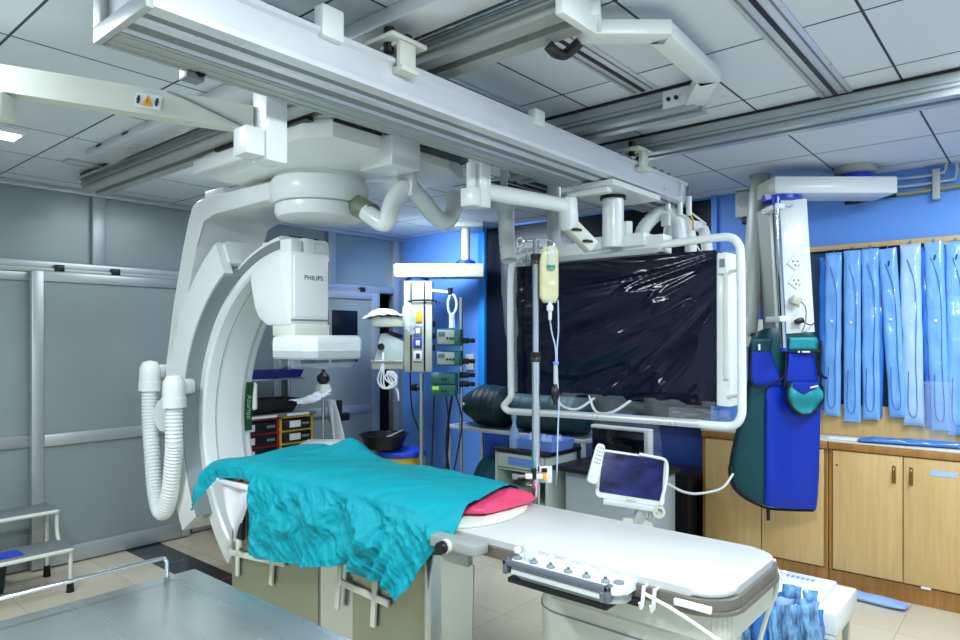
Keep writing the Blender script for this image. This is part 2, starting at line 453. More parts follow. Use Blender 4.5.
def rail(x, w, y0, y1, z0, label, fins=True, body=alu_light):
    t = thing('ceiling_rail', label, 'ceiling rail', (x, (y0+y1)/2, z0))
    z1 = H-.001; h = z1-z0
    prof = [(x-w/2, z1), (x-w/2, z0+.35*h), (x-w/2+.012, z0+.30*h), (x-w/2+.012, z0+.02), (x-w/2-.01, z0+.015), (x-w/2-.01, z0), (x-.022, z0), (x-.022, z0+.035), (x+.022, z0+.035), (x+.022, z0),
            (x+w/2+.01, z0), (x+w/2+.01, z0+.015), (x+w/2-.012, z0+.02), (x+w/2-.012, z0+.30*h), (x+w/2, z0+.35*h), (x+w/2, z1)]
    MB().prism([(a, y0, c) for a, c in prof], (0, y1-y0, 0)).build('rail_profile', body, t)
    MB().bx(x-w/2-.006, x-w/2+.004, y0, y1, H-.014, H-.0012).build('rail_shadow_line', black, t)  # black strip painted as the shadow line between rail and ceiling
    MB().bx(x-w/2-.003, x-w/2+.004, y0, y1, z0+.052, z0+.056).build('side_groove', midgrey, t)
    return t
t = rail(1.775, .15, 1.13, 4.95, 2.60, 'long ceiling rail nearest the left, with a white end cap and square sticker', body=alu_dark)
MB().bx(1.675, 1.87, 1.10, 1.13, 2.585, H-.002, .004).build('end_cap', white, t)
MB().bx(1.66, 1.70, 1.17, 4.9, 2.665, 2.685, .003).build('trim_strip', chrome, t)
MB().bx(1.712, 1.7185, 1.30, 1.37, 2.642, 2.70).build('sticker', paper, t)
MB().bx(1.50, 1.64, 1.0, 4.3, 2.665, H-.001, .004).build('cover_channel', alu_light, t)
for k, y in enumerate((4.62, 4.1, 3.75)): MB().bx(1.50, 1.70, y-.045, y+.045, H-.02, H-.001, .003).build('fixing_plate', grey_pl, t)
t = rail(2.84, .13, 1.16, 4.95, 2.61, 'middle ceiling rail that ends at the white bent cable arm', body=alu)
MB().bx(2.765, 2.775, 1.17, 1.30, 2.62, 2.70, .002).build('end_plate', white, t)
for k in range(3): MB().cyl((2.755, 1.20+k*.035, 2.66), (2.768, 1.20+k*.035, 2.66), .009).build('bolt', black, t)
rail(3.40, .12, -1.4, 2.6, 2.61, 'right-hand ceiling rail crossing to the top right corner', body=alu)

# bent white cable arm between rail ends
t = thing('cable_arm', 'white bent cable arm linking the ends of two ceiling rails', 'cable arm', (2.3, .95, 2.6))
pa = [V((1.83, 1.115, 2.66)), at(590, 32, Z=2.64), at(660, 32, Z=2.64), at(708, 76, Z=2.64), at(696, 98, Z=2.64), V((2.80, 1.20, 2.66))]
b = MB()
for p, q in zip(pa, pa[1:]): b.bar(p, q+(q-p).normalized()*.03, .085, .05, .006)
b.build('arm_channel', white, t)
b = MB(); pb = spline([at(548, 45, Z=2.58), at(556, 53, Z=2.56), at(566, 54, Z=2.57), at(580, 42, Z=2.6)], 6); b.tube(pb, .018, 8); b.build('cable_end', black, t)

# ------------------------------------------------------------------ long white beam
t = thing('monitor_beam', 'long white aluminium beam running under the ceiling across the room', 'ceiling beam', (2.2, 1.78, 2.4))
prof = [(1.64, 2.53), (1.625, 2.53), (1.625, 2.516), (1.64, 2.51), (1.64, 2.43), (1.622, 2.425), (1.622, 2.408), (1.665, 2.405), (1.67, 2.415), (1.70, 2.415), (1.705, 2.402), (1.735, 2.402), (1.74, 2.42), (1.80, 2.42), (1.805, 2.402),
        (1.925, 2.402), (1.93, 2.418), (1.915, 2.43), (1.915, 2.53), (1.90, 2.53), (1.90, 2.51), (1.655, 2.51), (1.655, 2.53)]
MB().prism([(.712, y, z) for y, z in prof], (3.088, 0, 0)).build('beam_profile', alu_light, t)
MB().bx(.712, 3.80, 1.805, 1.922, 2.396, 2.4025, .002).build('lower_rail', alu_dark, t)
for ya in (1.815, 1.86, 1.90): MB().bx(.712, 3.80, ya, ya+.006, 2.392, 2.397, .001).build('rail_rib', alu, t)
MB().bx(.712, 3.80, 1.741, 1.799, 2.412, 2.421).build('beam_groove', midgrey, t)
MB().bx(.712, 3.80, 1.671, 1.699, 2.408, 2.416).build('beam_groove', midgrey, t)
b = MB(); b.bx(.692, .712, 1.615, 1.93, 2.398, 2.44, .003); b.bx(.692, .712, 1.615, 1.66, 2.44, 2.60, .003); b.bx(.692, .712, 1.88, 1.93, 2.44, 2.60, .003); b.bx(.692, .712, 1.66, 1.88, 2.55, 2.60, .003)
b.build('end_bracket', grey_pl, t)
MB().bx(3.80, 3.815, 1.62, 1.93, 2.395, 2.535, .003).build('end_cap', midgrey, t)
for k in range(3): MB().bx(3.70, 3.72, 1.6215, 1.624, 2.45+k*.025, 2.462+k*.025).build('marking', paper, t)
# clamps and stops on the beam
def on_beam(px, py): return at(px, py, Y=1.63).x
xb = on_beam(331, 35)
MB().bx(xb-.04, xb+.04, 1.617, 1.66, 2.505, 2.60, .006).build('stop_block', white, t)
xb = on_beam(538, 120); MB().bx(xb-.035, xb+.035, 1.617, 1.66, 2.505, 2.57, .005).build('stop_block', white, t)
xs = at(205, 66, Z=2.40).x
b = MB(); b.bx(xs-.028, xs+.028, 1.90, 1.95, 2.375, 2.45, .005); b.build('stop_clamp', midgrey, t)
MB().cyl((xs+.012, 1.892, 2.398), (xs+.012, 1.901, 2.398), .014).build('clamp_screw', black, t)
def hanger(x, parent, dark=False):
    m = white2
    b = MB(); b.bx(x-.035, x+.035, 1.600, 1.62, 2.50, 2.585, .003); b.bx(x-.035, x+.035, 1.606, 1.70, 2.575, 2.588, .003); b.bx(x-.07, x+.09, 1.60, 1.74, 2.588, 2.605, .005)
    b.bx(x-.035, x+.04, 1.59, 1.64, 2.485, 2.505, .004)
    b.build('hanger_bracket', m, parent)
    for dx in (-.03, .05): MB().cyl((x+dx, 1.66, 2.56), (x+dx, 1.66, 2.64), .018, n=12).build('hanger_bolt', black, parent)
hanger(on_beam(402, 62), t); hanger(on_beam(640, 165), t)
for k in range(7):
    xk = 3.0+k*.09; MB().bx(xk-.012, xk+.012, 1.618, 1.64, 2.528, 2.54, .002).build('clip', midgrey, t)
# the plate and hoses under the far end belong to the monitor boom
# ================================================================== ceiling-hung C-arm gantry
YC, ZC, XC = 3.05, 1.12, 2.2
t = thing('c_arm_gantry', 'big white ceiling-hung C-arm imaging gantry arching over the draped end of the table', 'C-arm', (2.2, 3.0, 2.6))
G = t
# carriage
b = MB()
outline = [(1.80, 3.55), (1.78, 3.40), (1.78, 2.56), (1.86, 2.44), (2.62, 2.44), (2.86, 2.56), (2.86, 3.40), (2.74, 3.56)]
low = [(1.88, 3.46), (1.86, 3.36), (1.86, 2.70), (1.93, 2.60), (2.56, 2.58), (2.72, 2.66), (2.72, 3.32), (2.64, 3.46)]
b.loft([[V((x, y, 2.475)) for x, y in low], [V((x, y, 2.52)) for x, y in outline], [V((x, y, 2.598)) for x, y in outline]])
b.build('carriage', white, t, angle=25)
MB().bx(2.14, 2.33, 2.36, 2.60, 2.44, 2.585, .012).build('carriage_box', white, t)
MB().bx(1.86, 2.14, 2.428, 2.445, 2.585, 2.597).build('carriage_gap', black, t)
MB().bx(2.33, 2.70, 2.30, 2.44, 2.565, 2.60, .004).build('carriage_gap', black, t)
b = MB(); b.bx(1.755, 1.80, 2.75, 3.52, 2.50, 2.575, .012); b.build('side_cover', white, t)
MB().bx(1.762, 1.80, 2.50, 3.30, 2.585, 2.60).build('carriage_gap', black, t)
MB().bx(2.03, 2.25, 3.70, 3.92, 2.45, 2.51, .006).build('top_cover', white, t)
# rotation hub and dish
b = MB(); b.lathe([(0, 2.43), (.235, 2.43), (.24, 2.44), (.24, 2.478), (.235, 2.482), (0, 2.482)], (2.2, 3.0, 0), 40); b.build('turntable_ring', white, t)
b = MB(); b.lathe([(0, 2.33), (.245, 2.33), (.258, 2.345), (.262, 2.42), (.25, 2.452), (0, 2.455)], (2.2, 3.0, 0), 40); b.build('rotation_hub', white, t)
b = MB(); b.lathe([(0, 2.245), (.19, 2.247), (.222, 2.258), (.235, 2.285), (.232, 2.322), (.22, 2.332), (0, 2.334)], (2.2, 3.0, 0), 40); b.build('hub_dish', white, t)
# L-arm
outer = [(3.05, 2.452), (3.80, 2.455), (3.93, 2.45), (3.99, 2.425), (4.03, 2.34), (4.10, 2.18), (4.23, 1.82), (4.325, 1.46), (4.365, 1.10), (4.355, .96), (4.32, .86)]
inner = [(4.20, .86), (4.22, .96), (4.225, 1.12), (4.17, 1.48), (4.07, 1.82), (3.93, 2.17), (3.85, 2.33), (3.72, 2.345), (3.05, 2.345)]
b = MB(); b.prism([(1.985, y, z) for y, z in outer+inner], (.43, 0, 0), .014); b.build('l_arm', white, t, angle=30)
b = MB(); b.prism([(2.02, y, z) for y, z in [(4.03, 2.32), (4.10, 2.20), (4.23, 1.84), (4.325, 1.48), (4.36, 1.22), (4.42, 1.22), (4.39, 1.5), (4.29, 1.87), (4.15, 2.23), (4.07, 2.35)]], (.36, 0, 0), .006); b.build('rear_cover', grey_pl, t)
# sleeve and C-arc
def arc_sweep(prof, a0, a1, n=48):
    """prof: (radius, x) corners swept about the gantry axis from angle a0 to a1 (degrees)"""
    b = MB(); rings = []
    for i in range(n+1):
        a = R(a0+(a1-a0)*i/n)
        rings.append([V((x, YC+r*math.cos(a), ZC+r*math.sin(a))) for r, x in prof])
    b.loft(rings); return b
arc_sweep([(1.075, 2.0), (1.20, 2.0), (1.215, 2.02), (1.215, 2.38), (1.20, 2.41), (1.075, 2.41), (1.065, 2.39), (1.065, 2.02)], 61, -34).build('arc_sleeve', white, t, angle=30)
arc_sweep([(1.005, 1.955), (1.205, 1.955), (1.215, 1.965), (1.215, 2.01), (1.005, 2.01)], 60, -34).build('sleeve_cheek', white, t, angle=30)
arc_sweep([(.992, 1.958), (1.006, 1.958), (1.06, 2.058), (.992, 2.058)], 59.5, -34).build('sleeve_liner', slate_light, t, angle=30)
arc_sweep([(.935, 2.07), (.945, 2.055), (1.05, 2.055), (1.06, 2.07), (1.06, 2.36), (1.05, 2.375), (.945, 2.375), (.935, 2.36), (.928, 2.31), (.928, 2.13)], 84, -52).build('c_arc', white, t, angle=25)
arc_sweep([(.985, 2.048), (1.03, 2.048), (1.03, 2.056), (.985, 2.056)], 84, 58.5, 16).build('guide_groove', midgrey, t)
arc_sweep([(1.058, 2.12), (1.066, 2.12), (1.066, 2.31), (1.058, 2.31)], 84, 62, 16).build('guide_groove', black, t)
arc_sweep([(.9245, 2.128), (.930, 2.128), (.930, 2.136), (.9245, 2.136)], 60, -60, 40).build('cover_seam', grey_pl, t)
arc_sweep([(.9245, 2.305), (.930, 2.305), (.930, 2.325), (.9245, 2.325)], 50, -60, 40).build('cover_seam', grey_pl, t)
# name label on the inner face of the arc
b = MB(); a0, a1 = 13.5, -6
b = arc_sweep([(.918, 2.325), (.929, 2.325), (.929, 2.375), (.918, 2.375)], a0, a1, 10); lab = b.build('name_label', green_sign, t)
am = R(3.5); rr = .908
lettering('Azurion', .046, (2.349, YC+rr*math.cos(am), ZC+rr*math.sin(am)), (0, math.sin(am), -math.cos(am)), (1, 0, 0), pale_green_ink, lab)
MB().bx(2.378, 2.412, 3.95, 4.01, 1.15, 1.33, .016, 3).build('side_handle', white, t)
# X-ray tube housing under the table (mostly hidden)
b = MB(); b.lathe([(0, .12), (.16, .12), (.19, .16), (.19, .48), (.15, .56), (0, .56)], (2.2, 3.05, 0), 28); b.bx(2.08, 2.36, 3.05, 3.55, .20, .42, .03); b.build('tube_housing', white, t)
# detector housing
b = MB()
yz = [(3.05, 2.085), (3.05, 1.70), (3.07, 1.688), (3.27, 1.688), (3.36, 1.73), (3.41, 1.80), (3.40, 1.88), (3.46, 1.97), (3.40, 2.02), (3.26, 2.07), (3.18, 2.085)]
b.prism([(2.05, y, z) for y, z in yz], (.25, 0, 0), .016); b.build('detector_housing', white, t, angle=30)
MB().bx(2.07, 2.285, 3.042, 3.055, 1.735, 2.06, .004).build('front_cover', white, t)
b = MB(); b.bx(2.06, 2.13, 3.06, 3.34, 2.08, 2.15, .008); b.bx(2.14, 2.21, 3.06, 3.34, 2.08, 2.16, .008); b.bx(2.22, 2.29, 3.08, 3.34, 2.08, 2.14, .008); b.build('top_block', white, t)
lettering('PHILIPS', .036, (2.19, 3.0405, 1.945), (1, 0, 0), (0, 0, 1), ink, t, 'brand_lettering')
b = MB(); b.bx(2.06, 2.29, 3.03, 3.24, 1.63, 1.70, .012); b.build('detector_neck', white2, t)
MB().bx(2.055, 2.295, 3.046, 3.07, 1.712, 1.722, .002).build('cover_seam', midgrey, t)
def octa(s, c): return [(-s+c, -s), (s-c, -s), (s, -s+c), (s, s-c), (s-c, s), (-s+c, s), (-s, s-c), (-s, -s+c)]
dx, dy = 2.165, 2.97
b = MB(); b.loft([[V((dx+x*k, dy+y*k, z)) for x, y in octa(.185, .05)] for k, z in ((.9, 1.635), (.98, 1.625), (1, 1.605), (1, 1.555))]); b.build('detector', white, t, angle=25)
b = MB(); b.loft([[V((dx+x*k, dy+y*k, z)) for x, y in octa(.186, .053)] for k, z in ((1.0, 1.556), (1, 1.522), (.96, 1.512))]); b.build('detector_rim', grey_pl, t, angle=25)
b = MB()
def drp(u, v):
    a = 2*math.pi*u; k = .205-.05*v+.004*math.sin(a*9)
    e = 1/max(abs(math.cos(a)), abs(math.sin(a)))
    e = min(e, 1.22)
    return (dx+k*e*math.cos(a), dy+k*e*math.sin(a), 1.60-.075*v-.055*v*v+.006*math.sin(a*7)*v)
b.sheet(drp, 72, 8); b.build('plastic_drape', film, t)

# supply hoses on the side of the L-arm
def elbow(b, c, r=.062):
    c = V(c); b.lathe([(0, .075), (r*.7, .065), (r, .03), (r*1.05, -.02), (r*1.05, -.06), (r*1.12, -.062), (r*1.12, -.12), (0, -.12)], c, 22)
e1 = at(150, 372, X=1.93); e2 = at(174, 387, X=1.86)
for e in (e1, e2):
    b = MB(); elbow(b, e); b.bar(e+V((0, 0, 0)), e+V((.12, .03, 0)), .09, .09, .02); b.build('hose_elbow', white, t)
p1 = e1+V((0, 0, -.10)); p2 = e2+V((0, 0, -.10)); bt = at(163, 512, X=1.90)
b = MB(); corrug(b, [p1, p1+V((0, 0, -.2)), at(152, 450, X=1.92), at(156, 495, X=1.91), bt, at(170, 492, X=1.89), at(174, 450, X=1.87), p2+V((0, 0, -.2)), p2], .052, .011, .13, 16); b.build('corrugated_hose', white, t)
b = MB(); b.lathe([(0, -.03), (.10, -.03), (.115, 0), (.10, .03), (0, .03)], at(166, 415, X=1.97), 22, Matrix.Rotation(R(90), 3, 'Y')); b.build('hose_bracket', white, t)
# smooth hose from hub to carriage
hp = [at(366, 212, D=3.45), at(376, 219, D=3.42), at(386, 222, D=3.4), at(394, 200, D=3.4), at(407, 187, D=3.42), at(421, 199, D=3.5), at(436, 217, D=3.6), at(447, 221, D=3.66), at(454, 208, D=3.75), at(452, 196, D=3.8)]
b = MB(); q = spline(hp, 10); b.tube(q, .046, 16); b.build('cable_hose', white, t)
b = MB(); b.tube([at(356, 205, D=3.52), at(372, 214, D=3.45)], .055, 14); b.build('hose_socket', olive_steel, t)
hc = at(407, 187, D=3.42); b = MB(); b.bx(hc.x-.02, hc.x+.02, hc.y-.055, hc.y+.055, hc.z-.05, hc.z+.10, .006); b.build('hose_clip', white, t)
MB().cyl(hc+V((0, 0, .09)), hc+V((0, 0, .15)), .016).build('clip_knob', black, t)

# ================================================================== arms hanging from the long beam
# left arm with warning sticker
t = thing('suspension_arm', 'pale ceiling arm with a yellow warning sticker, reaching to the left edge', 'suspension arm', (1.22, 1.88, 2.4))
bx0 = at(271, 130, Y=1.99)
MB().bx(bx0.x-.045, bx0.x+.035, 1.945, 2.03, bx0.z-.115, 2.50, .006).build('hanging_post', white, t)
b = MB(); b.bx(bx0.x-.115, bx0.x-.046, 1.95, 2.03, bx0.z-.105, bx0.z-.015, .006); b.build('pivot_box', white, t)
A0 = at(256, 121, D=2.25); A1 = at(-40, 74, D=2.22)
b = MB(); d = (A1-A0)
def armring(k, h, w):
    p = A0+d*k; return [p+FW*(sy*w/2)+V((0, 0, sz*h/2)) for sy, sz in ((-1, -1), (-1, 1), (1, 1), (1, -1))]
b.loft([armring(0, .082, .06), armring(.2, .086, .065), armring(.55, .088, .07), armring(.9, .09, .07), armring(1, .09, .06)]); b.build('spring_arm', white2, t)
def arm_pt(px, py): return at(px, py, D=2.19)
s0 = arm_pt(148, 101)
up = V((0, 0, 1)); rt = (A0-A1).normalized(); up = (up-rt*rt.z).normalized()
b = MB(); b.box(s0, (.085, .003, .046), 0, Matrix((rt, FW, up)).transposed()); st = b.build('warning_sticker', paper, t)
b = MB(); b.prism([s0+rt*x+up*z-FW*.004 for x, z in ((-.019, -.017), (.019, -.017), (0, .019))], FW*.002); b.build('warning_triangle', orange, st)
lettering('!', .022, s0-FW*.0055-V((0, 0, .003)), rt, up, ink, st, 'warning_mark')
for x in (-.030, .030):
    b = MB()
    for z, l in ((.0085, .007), (0, .010), (-.0085, .007)): b.box(s0+rt*x+up*z-FW*.003, (l, .003, .0085), 0, Matrix((rt, FW, up)).transposed())
    b.build('warning_print', ink, st)
b = MB(); cp = spline([A0+d*.34+V((0, 0, .05)), A0+d*.26-FW*.04+V((0, 0, .035)), A0+d*.14-FW*.042+V((0, 0, 0)), A0+d*.03-FW*.038+V((0, 0, -.035))], 8); b.tube(cp, .0035, 6); b.build('thin_cable', midgrey, t)
kn = at(-14, 107, D=2.2)
b = MB(); b.box(kn, (.16, .08, .085), .014, Matrix((RT, FW, V((0, 0, 1)))).transposed()); b.build('arm_end_box', white2, t)

# right arm
t = thing('suspension_arm', 'white ceiling arm with a square hanging post, reaching to the elbow above the monitor', 'suspension arm', (2.3, 1.96, 2.4))
q = at(479, 190, Y=1.99)
MB().bx(q.x-.032, q.x+.032, 1.945, 2.03, q.z-.085, 2.50, .006).build('hanging_post', white, t)
b = MB(); b.bx(q.x-.085, q.x-.033, 1.95, 2.03, q.z-.085, q.z+.0, .008); b.build('pivot_box', white, t)
b = MB(); b.cyl((q.x-.055, 1.99, q.z), (q.x-.055, 1.99, q.z+.11), .022); b.build('pivot_tube', white, t)
B0 = V((q.x+.03, 1.99, q.z-.0)); B1 = at(568, 206, D=3.25)
b = MB(); b.tube([B0, B0.lerp(B1, .3), B1], [.038, .040, .034], 14); b.build('arm_tube', white, t)
E1 = at(570, 215, D=3.26); E2 = at(592, 248, D=3.30)
b = MB(); b.bar(B1+V((0, 0, .045)), E1+V((0, 0, -.08)), .072, .072, .018); b.build('elbow_joint', white, t)
b = MB(); b.bar(E1+V((0, 0, -.05)), E2, .07, .07, .012); b.build('lower_link', white2, t)
for k in (.25, .75): 
    p = (E1+V((0, 0, -.05))).lerp(E2, k); MB().box(p-FW*.037, (.05, .03, .012), .002).build('link_slot', black, t)

# ================================================================== monitor boom
t = thing('ceiling_monitor', 'large ceiling-hung monitor wrapped in black-looking wrinkled plastic inside a white tube frame', 'monitor', (3.18, 1.77, 2.4))
MON = t
b = MB(); b.loft([[V((x, y, z)) for x, y in ((2.92, 1.63), (3.44, 1.63), (3.44, 1.93), (2.92, 1.93))] for z in (2.372, 2.400)]); b.bx(2.92, 2.97, 1.66, 1.90, 2.34, 2.372, .01); b.build('trolley_plate', white, t)
cx = at(613, 215, Y=1.77)
MB().cyl((cx.x, 1.77, 2.10), (cx.x, 1.77, 2.372), .056, n=28).build('drop_column', white, t)
MB().cyl((cx.x, 1.77, 2.355), (cx.x, 1.77, 2.372), .068, n=28).build('column_collar', black, t)
XS = 3.22
yl = at(516, 330, X=XS).y; yr = at(718, 330, X=XS).y      # screen edges
zt = 2.045; zb = 1.305
MB().bx(XS, XS+.07, yr, yl, zb, zt, .008).build('screen_body', black, t)
MB().bx(XS-.012, XS+.0, yr+.01, yl-.01, zb+.01, zt-.01, .002).build('screen', screen_black, t)
# wrinkled plastic film over the screen
random.seed(5)
folds = [(random.uniform(-.25, 1.25), random.uniform(.35, 1.25), random.uniform(.012, .035), random.uniform(.006, .022)) for k in range(30)]
def film_pt(u, v):
    y = yl-(yl-yr)*u; z = zb-.012+(zt-zb+.012)*v
    h = 0
    # folds fan from the upper right corner down to the lower left
    ang = math.atan2((1-v)*.75+.05, 1.18-u)
    rad = math.hypot((1-v)*.75+.05, 1.18-u)
    ang += .20*rad
    h += .012*math.sin(ang*10+2.0*rad+.6*math.sin(ang*5))*min(1, rad*1.3)
    nn = noise.noise(V((ang*9, rad*2.2, .3))); h += .014*nn+.05*max(0, .12-abs(nn))
    n3 = abs(noise.noise(V((ang*17, rad*1.6, 9)))); h += .016*max(0, .10-n3)
    h += .002*noise.noise(V((ang*26, rad*2.6, 5)))
    e = min(1, min(u, 1-u, v*1.0, (1-v))*14)
    return (XS-.026-h*e-.008*e, y, z)
b = MB(); b.sheet(film_pt, 150, 96, .0015); b.build('plastic_cover', screen_film, t, angle=80)
# loose clear film hanging at the lower edge
def fl(u, v):
    y = yl-.35-(yl-yr-.35)*u; k = noise.noise(V((u*9, v*2, 3)))
    return (XS-.03-.05*v*math.sin(u*19+1)-.03*k, y, zb+.01-(.10+.03*k)*v)
b = MB(); b.sheet(fl, 70, 8); b.build('loose_plastic', film, t, angle=80)
b = MB()
for k in range(2):
    y0 = yl-.30-.22*k; b.tube(spline([(XS-.02, y0, zb), (XS-.05, y0-.06, zb-.06-.02*(k % 2)), (XS-.05, y0-.16, zb-.075), (XS-.02, y0-.26, zb-.005)], 8), .007, 7)
b.build('cable_loops', white, t)
# white side column at the right edge of the screen
MB().bx(XS-.035, XS+.09, yr-.075, yr-.004, zb-.01, zt-.02, .01).build('side_panel', white, t)
MB().bx(XS-.055, XS-.034, yr-.070, yr-.045, zb+.12, zt-.10, .006).build('grip_bar', white2, t)
MB().bx(XS-.06, XS-.034, yr-.065, yr-.02, zt-.12, zt-.02, .006).build('control_box', white, t)
MB().bx(XS-.063, XS-.058, yr-.055, yr-.03, zt-.09, zt-.05).build('control_panel', midgrey, t)
# upper cross beam
u0 = at(526, 262, X=XS+.05); u1 = at(668, 255, X=XS+.05)
MB().bx(XS, XS+.10, u1.y, u0.y, 2.06, 2.155, .008).build('cross_beam', white, t)
MB().bx(XS-.01, XS+.0, u1.y+.03, u0.y-.02, 2.055, 2.085, .002).build('beam_shadow_strip', grey_pl, t)  # grey strip stands in for shade along the cross beam's lower edge
MB().bx(XS-.03, XS+.16, 1.60, 1.95, 2.10, 2.17, .01).build('column_foot', white, t)
MB().bx(XS-.036, XS-.028, 1.90, 1.92, 2.12, 2.145).build('key_slot', black, t)
MB().cyl((XS-.02, 2.24, 2.06), (XS-.06, 2.24, 2.06), .045, n=20).build('knob', black, t)
# round tube frame standing in front of the screen
XF = XS-.10
def F(px, py): return at(px, py, X=XF)
loop = [F(546, 252), F(530, 253.5), F(518, 257), F(512, 266), F(510.5, 285), F(510.5, 340), F(511, 385), F(511, 396), F(507, 402), F(504, 406), F(508, 410.5), F(516, 411.5), F(560, 414), F(620, 418), F(690, 423), F(722, 426), F(735, 424.5), F(741, 416), F(742, 400), F(741.5, 340), F(740.5, 260), F(738, 244), F(730, 237.5), F(715, 238), F(690, 241), F(662, 245)]
b = MB(); b.tube(spline(loop, 6), .0195, 14); b.build('tube_frame', white, t)
b = MB(); b.tube([F(512, 412-.6), F(560, 414), F(620, 418), F(700, 423.8)], .0205, 14); b.build('frame_sleeve', alu_light, t)
for py in (300, 360): 
    p = F(741.2, py)
for (x0, y0, x1, y1) in ((662, 245, 668, 252), (741, 395, 726, 397), (740.5, 270, 726, 272)):
    b = MB(); p = F(x0, y0); q2 = at(x1, y1, X=XS-.02); b.tube([p, q2], .010, 10); b.build('frame_stay', white, t)
# clear plastic bag round the right edge
def bag(u, v):
    k = noise.noise(V((u*5, v*9, 1)))
    return (XF-.025+.16*u, yr-.085-.05*math.sin(u*3.1)-.03*k, zt-.02-(zt-zb-.1)*v)
b = MB(); b.sheet(bag, 10, 44); b.build('plastic_bag', film, t, angle=80)
def bag2(u, v):
    k = noise.noise(V((u*7, v*7, 2)))
    return (XF-.012+.02*k, yr+.20-.30*u, zb-.02-.055*v-.02*k)
b = MB(); b.sheet(bag2, 24, 8); b.build('plastic_bag', film, t, angle=80)
# hoses from beam down to the cross beam
def H2(px, py, d=3.95): return at(px, py, D=d)
for pts, r in (([H2(641, 246), H2(643, 230), H2(655, 216), H2(668, 212), H2(678, 222), H2(680, 246)], .042),
               ([H2(668, 246, 4.1), H2(670, 228, 4.1), H2(676, 220, 4.1), H2(685, 222, 4.05), H2(690, 236, 4.0), H2(691, 262, 4.0)], .036),
               ([H2(694, 226, 4.1), H2(702, 228, 4.1), H2(706, 240, 4.05), H2(708, 262, 4.0)], .034)):
    b = MB(); corrug(b, pts, r, .012, .06, 14); b.build('hose', white, t)
for px, py in ((668, 207), (680, 212), (689, 212)):
    b = MB(); p = H2(px, py, 3.9); b.cyl(p+V((0, 0, .09)), p+V((0, 0, -.02)), .016, n=12); b.build('hose_hook', white, t)
p = H2(666, 220, 3.9); MB().box(p, (.035, .05, .075), .006).build('hose_clip', white, t)
b = MB(); b.tube([H2(690, 212, 3.95), H2(706, 224, 3.95), H2(703, 226, 3.95), H2(694, 228, 3.95)], .006, 7); b.build('wire', white, t)
b = MB(); b.tube(spline([H2(690, 214, 3.95), H2(693, 221, 3.95), H2(693, 230, 3.95)], 5), .006, 7); b.build('earth_wire', yellow, t)
MB().cyl(at(627, 238, D=3.75), at(627, 222, D=3.75), .03).build('hose_stub', white, t)
b = MB(); b.tube([H2(697, 246, 4.0), H2(704, 258, 3.95), H2(708, 263, 3.9)], .005, 7); b.build('wire', white, t)

# ducts hanging left of the monitor
t = thing('flexible_duct', 'grey ribbed vertical duct at the left edge of the big monitor', 'duct', at(505, 210, D=3.75))
b = MB(); corrug(b, [at(506, 208, D=3.75), at(507, 240, D=3.75), at(509, 262, D=3.72)], .046, .02, .05, 16); b.build('duct_hose', grey_pl, t)
b = MB(); b.tube([at(504, 193, D=3.75), at(505, 200, D=3.75), at(506, 212, D=3.75)], [.085, .075, .048], 18); b.build('duct_funnel', grey_pl, t)
pt = at(504, 193, D=3.75); MB().cyl(pt-V((0, 0, .0)), V((pt.x, pt.y, 2.715)), .02).build('drop_rod', grey_pl, t)
b = MB(); b.tube(spline([at(509, 262, D=3.72), at(509.5, 300, D=3.70), at(512, 340, D=3.66), at(513, 392, D=3.64)], 6), [.045]*6+[.038]*6+[.026]*7, 12); b.build('plastic_sleeve', film, t)
t = thing('flexible_duct', 'short grey vertical duct behind the fluid bag and monitor top', 'duct', at(554, 205, D=4.1))
pt = at(554, 206, D=4.1)
b = MB(); corrug(b, [V((pt.x, pt.y, 2.716)), pt, at(554, 256, D=4.1)], .042, .02, .05, 16); b.build('duct_hose', grey_pl, t)
# ================================================================== patient table
def rrect(x0, x1, y0, y1, r, n=6, corners=(1, 1, 1, 1)):
    pts = []
    for k, (cx, cy, a0) in enumerate(((x1-r, y1-r, 0), (x0+r, y1-r, 90), (x0+r, y0+r, 180), (x1-r, y0+r, 270))):
        if corners[k]:
            for i in range(n+1):
                a = R(a0+90*i/n); pts.append((cx+r*math.cos(a), cy+r*math.sin(a)))
        else: pts.append(((x1, y1), (x0, y1), (x0, y0), (x1, y0))[k])
    return pts
t = thing('patient_table', 'long white-topped patient table standing in the middle of the room', 'table', (2.13, 1.1, 0))
TAB = t
b = MB(); b.prism([(x, y, .880) for x, y in rrect(1.862, 2.376, .690, 3.47, .10)], (0, 0, .022), .008); b.build('mattress', mattress_m, t)
b = MB(); b.prism([(x, y, .838) for x, y in rrect(1.852, 2.388, .678, 1.66, .11, corners=(0, 0, 1, 1))], (0, 0, .042), .004); b.build('side_rail', rail_brown, t)
b = MB(); b.prism([(x, y, .848) for x, y in rrect(1.866, 2.376, 1.66, 3.46, .05)], (0, 0, .032), .004); b.build('carbon_board', white, t)
b = MB(); b.prism([(x, y, .833) for x, y in rrect(1.847, 2.393, .672, .86, .115, corners=(0, 0, 1, 1))], (0, 0, .014), .004); b.build('end_bumper', rail_brown, t)
b = MB(); b.box((1.842, .775, .862), (.012, .11, .02), .003); b.build('rail_label', paper, t)
b = MB(); b.prism([(x, y, .745) for x, y in rrect(1.90, 2.39, .70, 1.36, .06)], (0, 0, .088), .015); b.build('table_head', white2, t)
b = MB(); b.loft([[V((x, y, z)) for x, y in rrect(1.93-e, 2.36+e, .78-e*1.3, 1.42+e, .14)] for z, e in ((.06, .05), (.12, .02), (.45, 0), (.60, 0), (.68, .004), (.72, -.005), (.745, -.03))]); b.build('pedestal', white2, t, angle=30)
b = MB(); b.loft([[V((x, y, z)) for x, y in rrect(1.925, 2.365, .775, 1.425, .14)] for z in (.675, .681)]); b.build('pedestal_seam', midgrey, t)
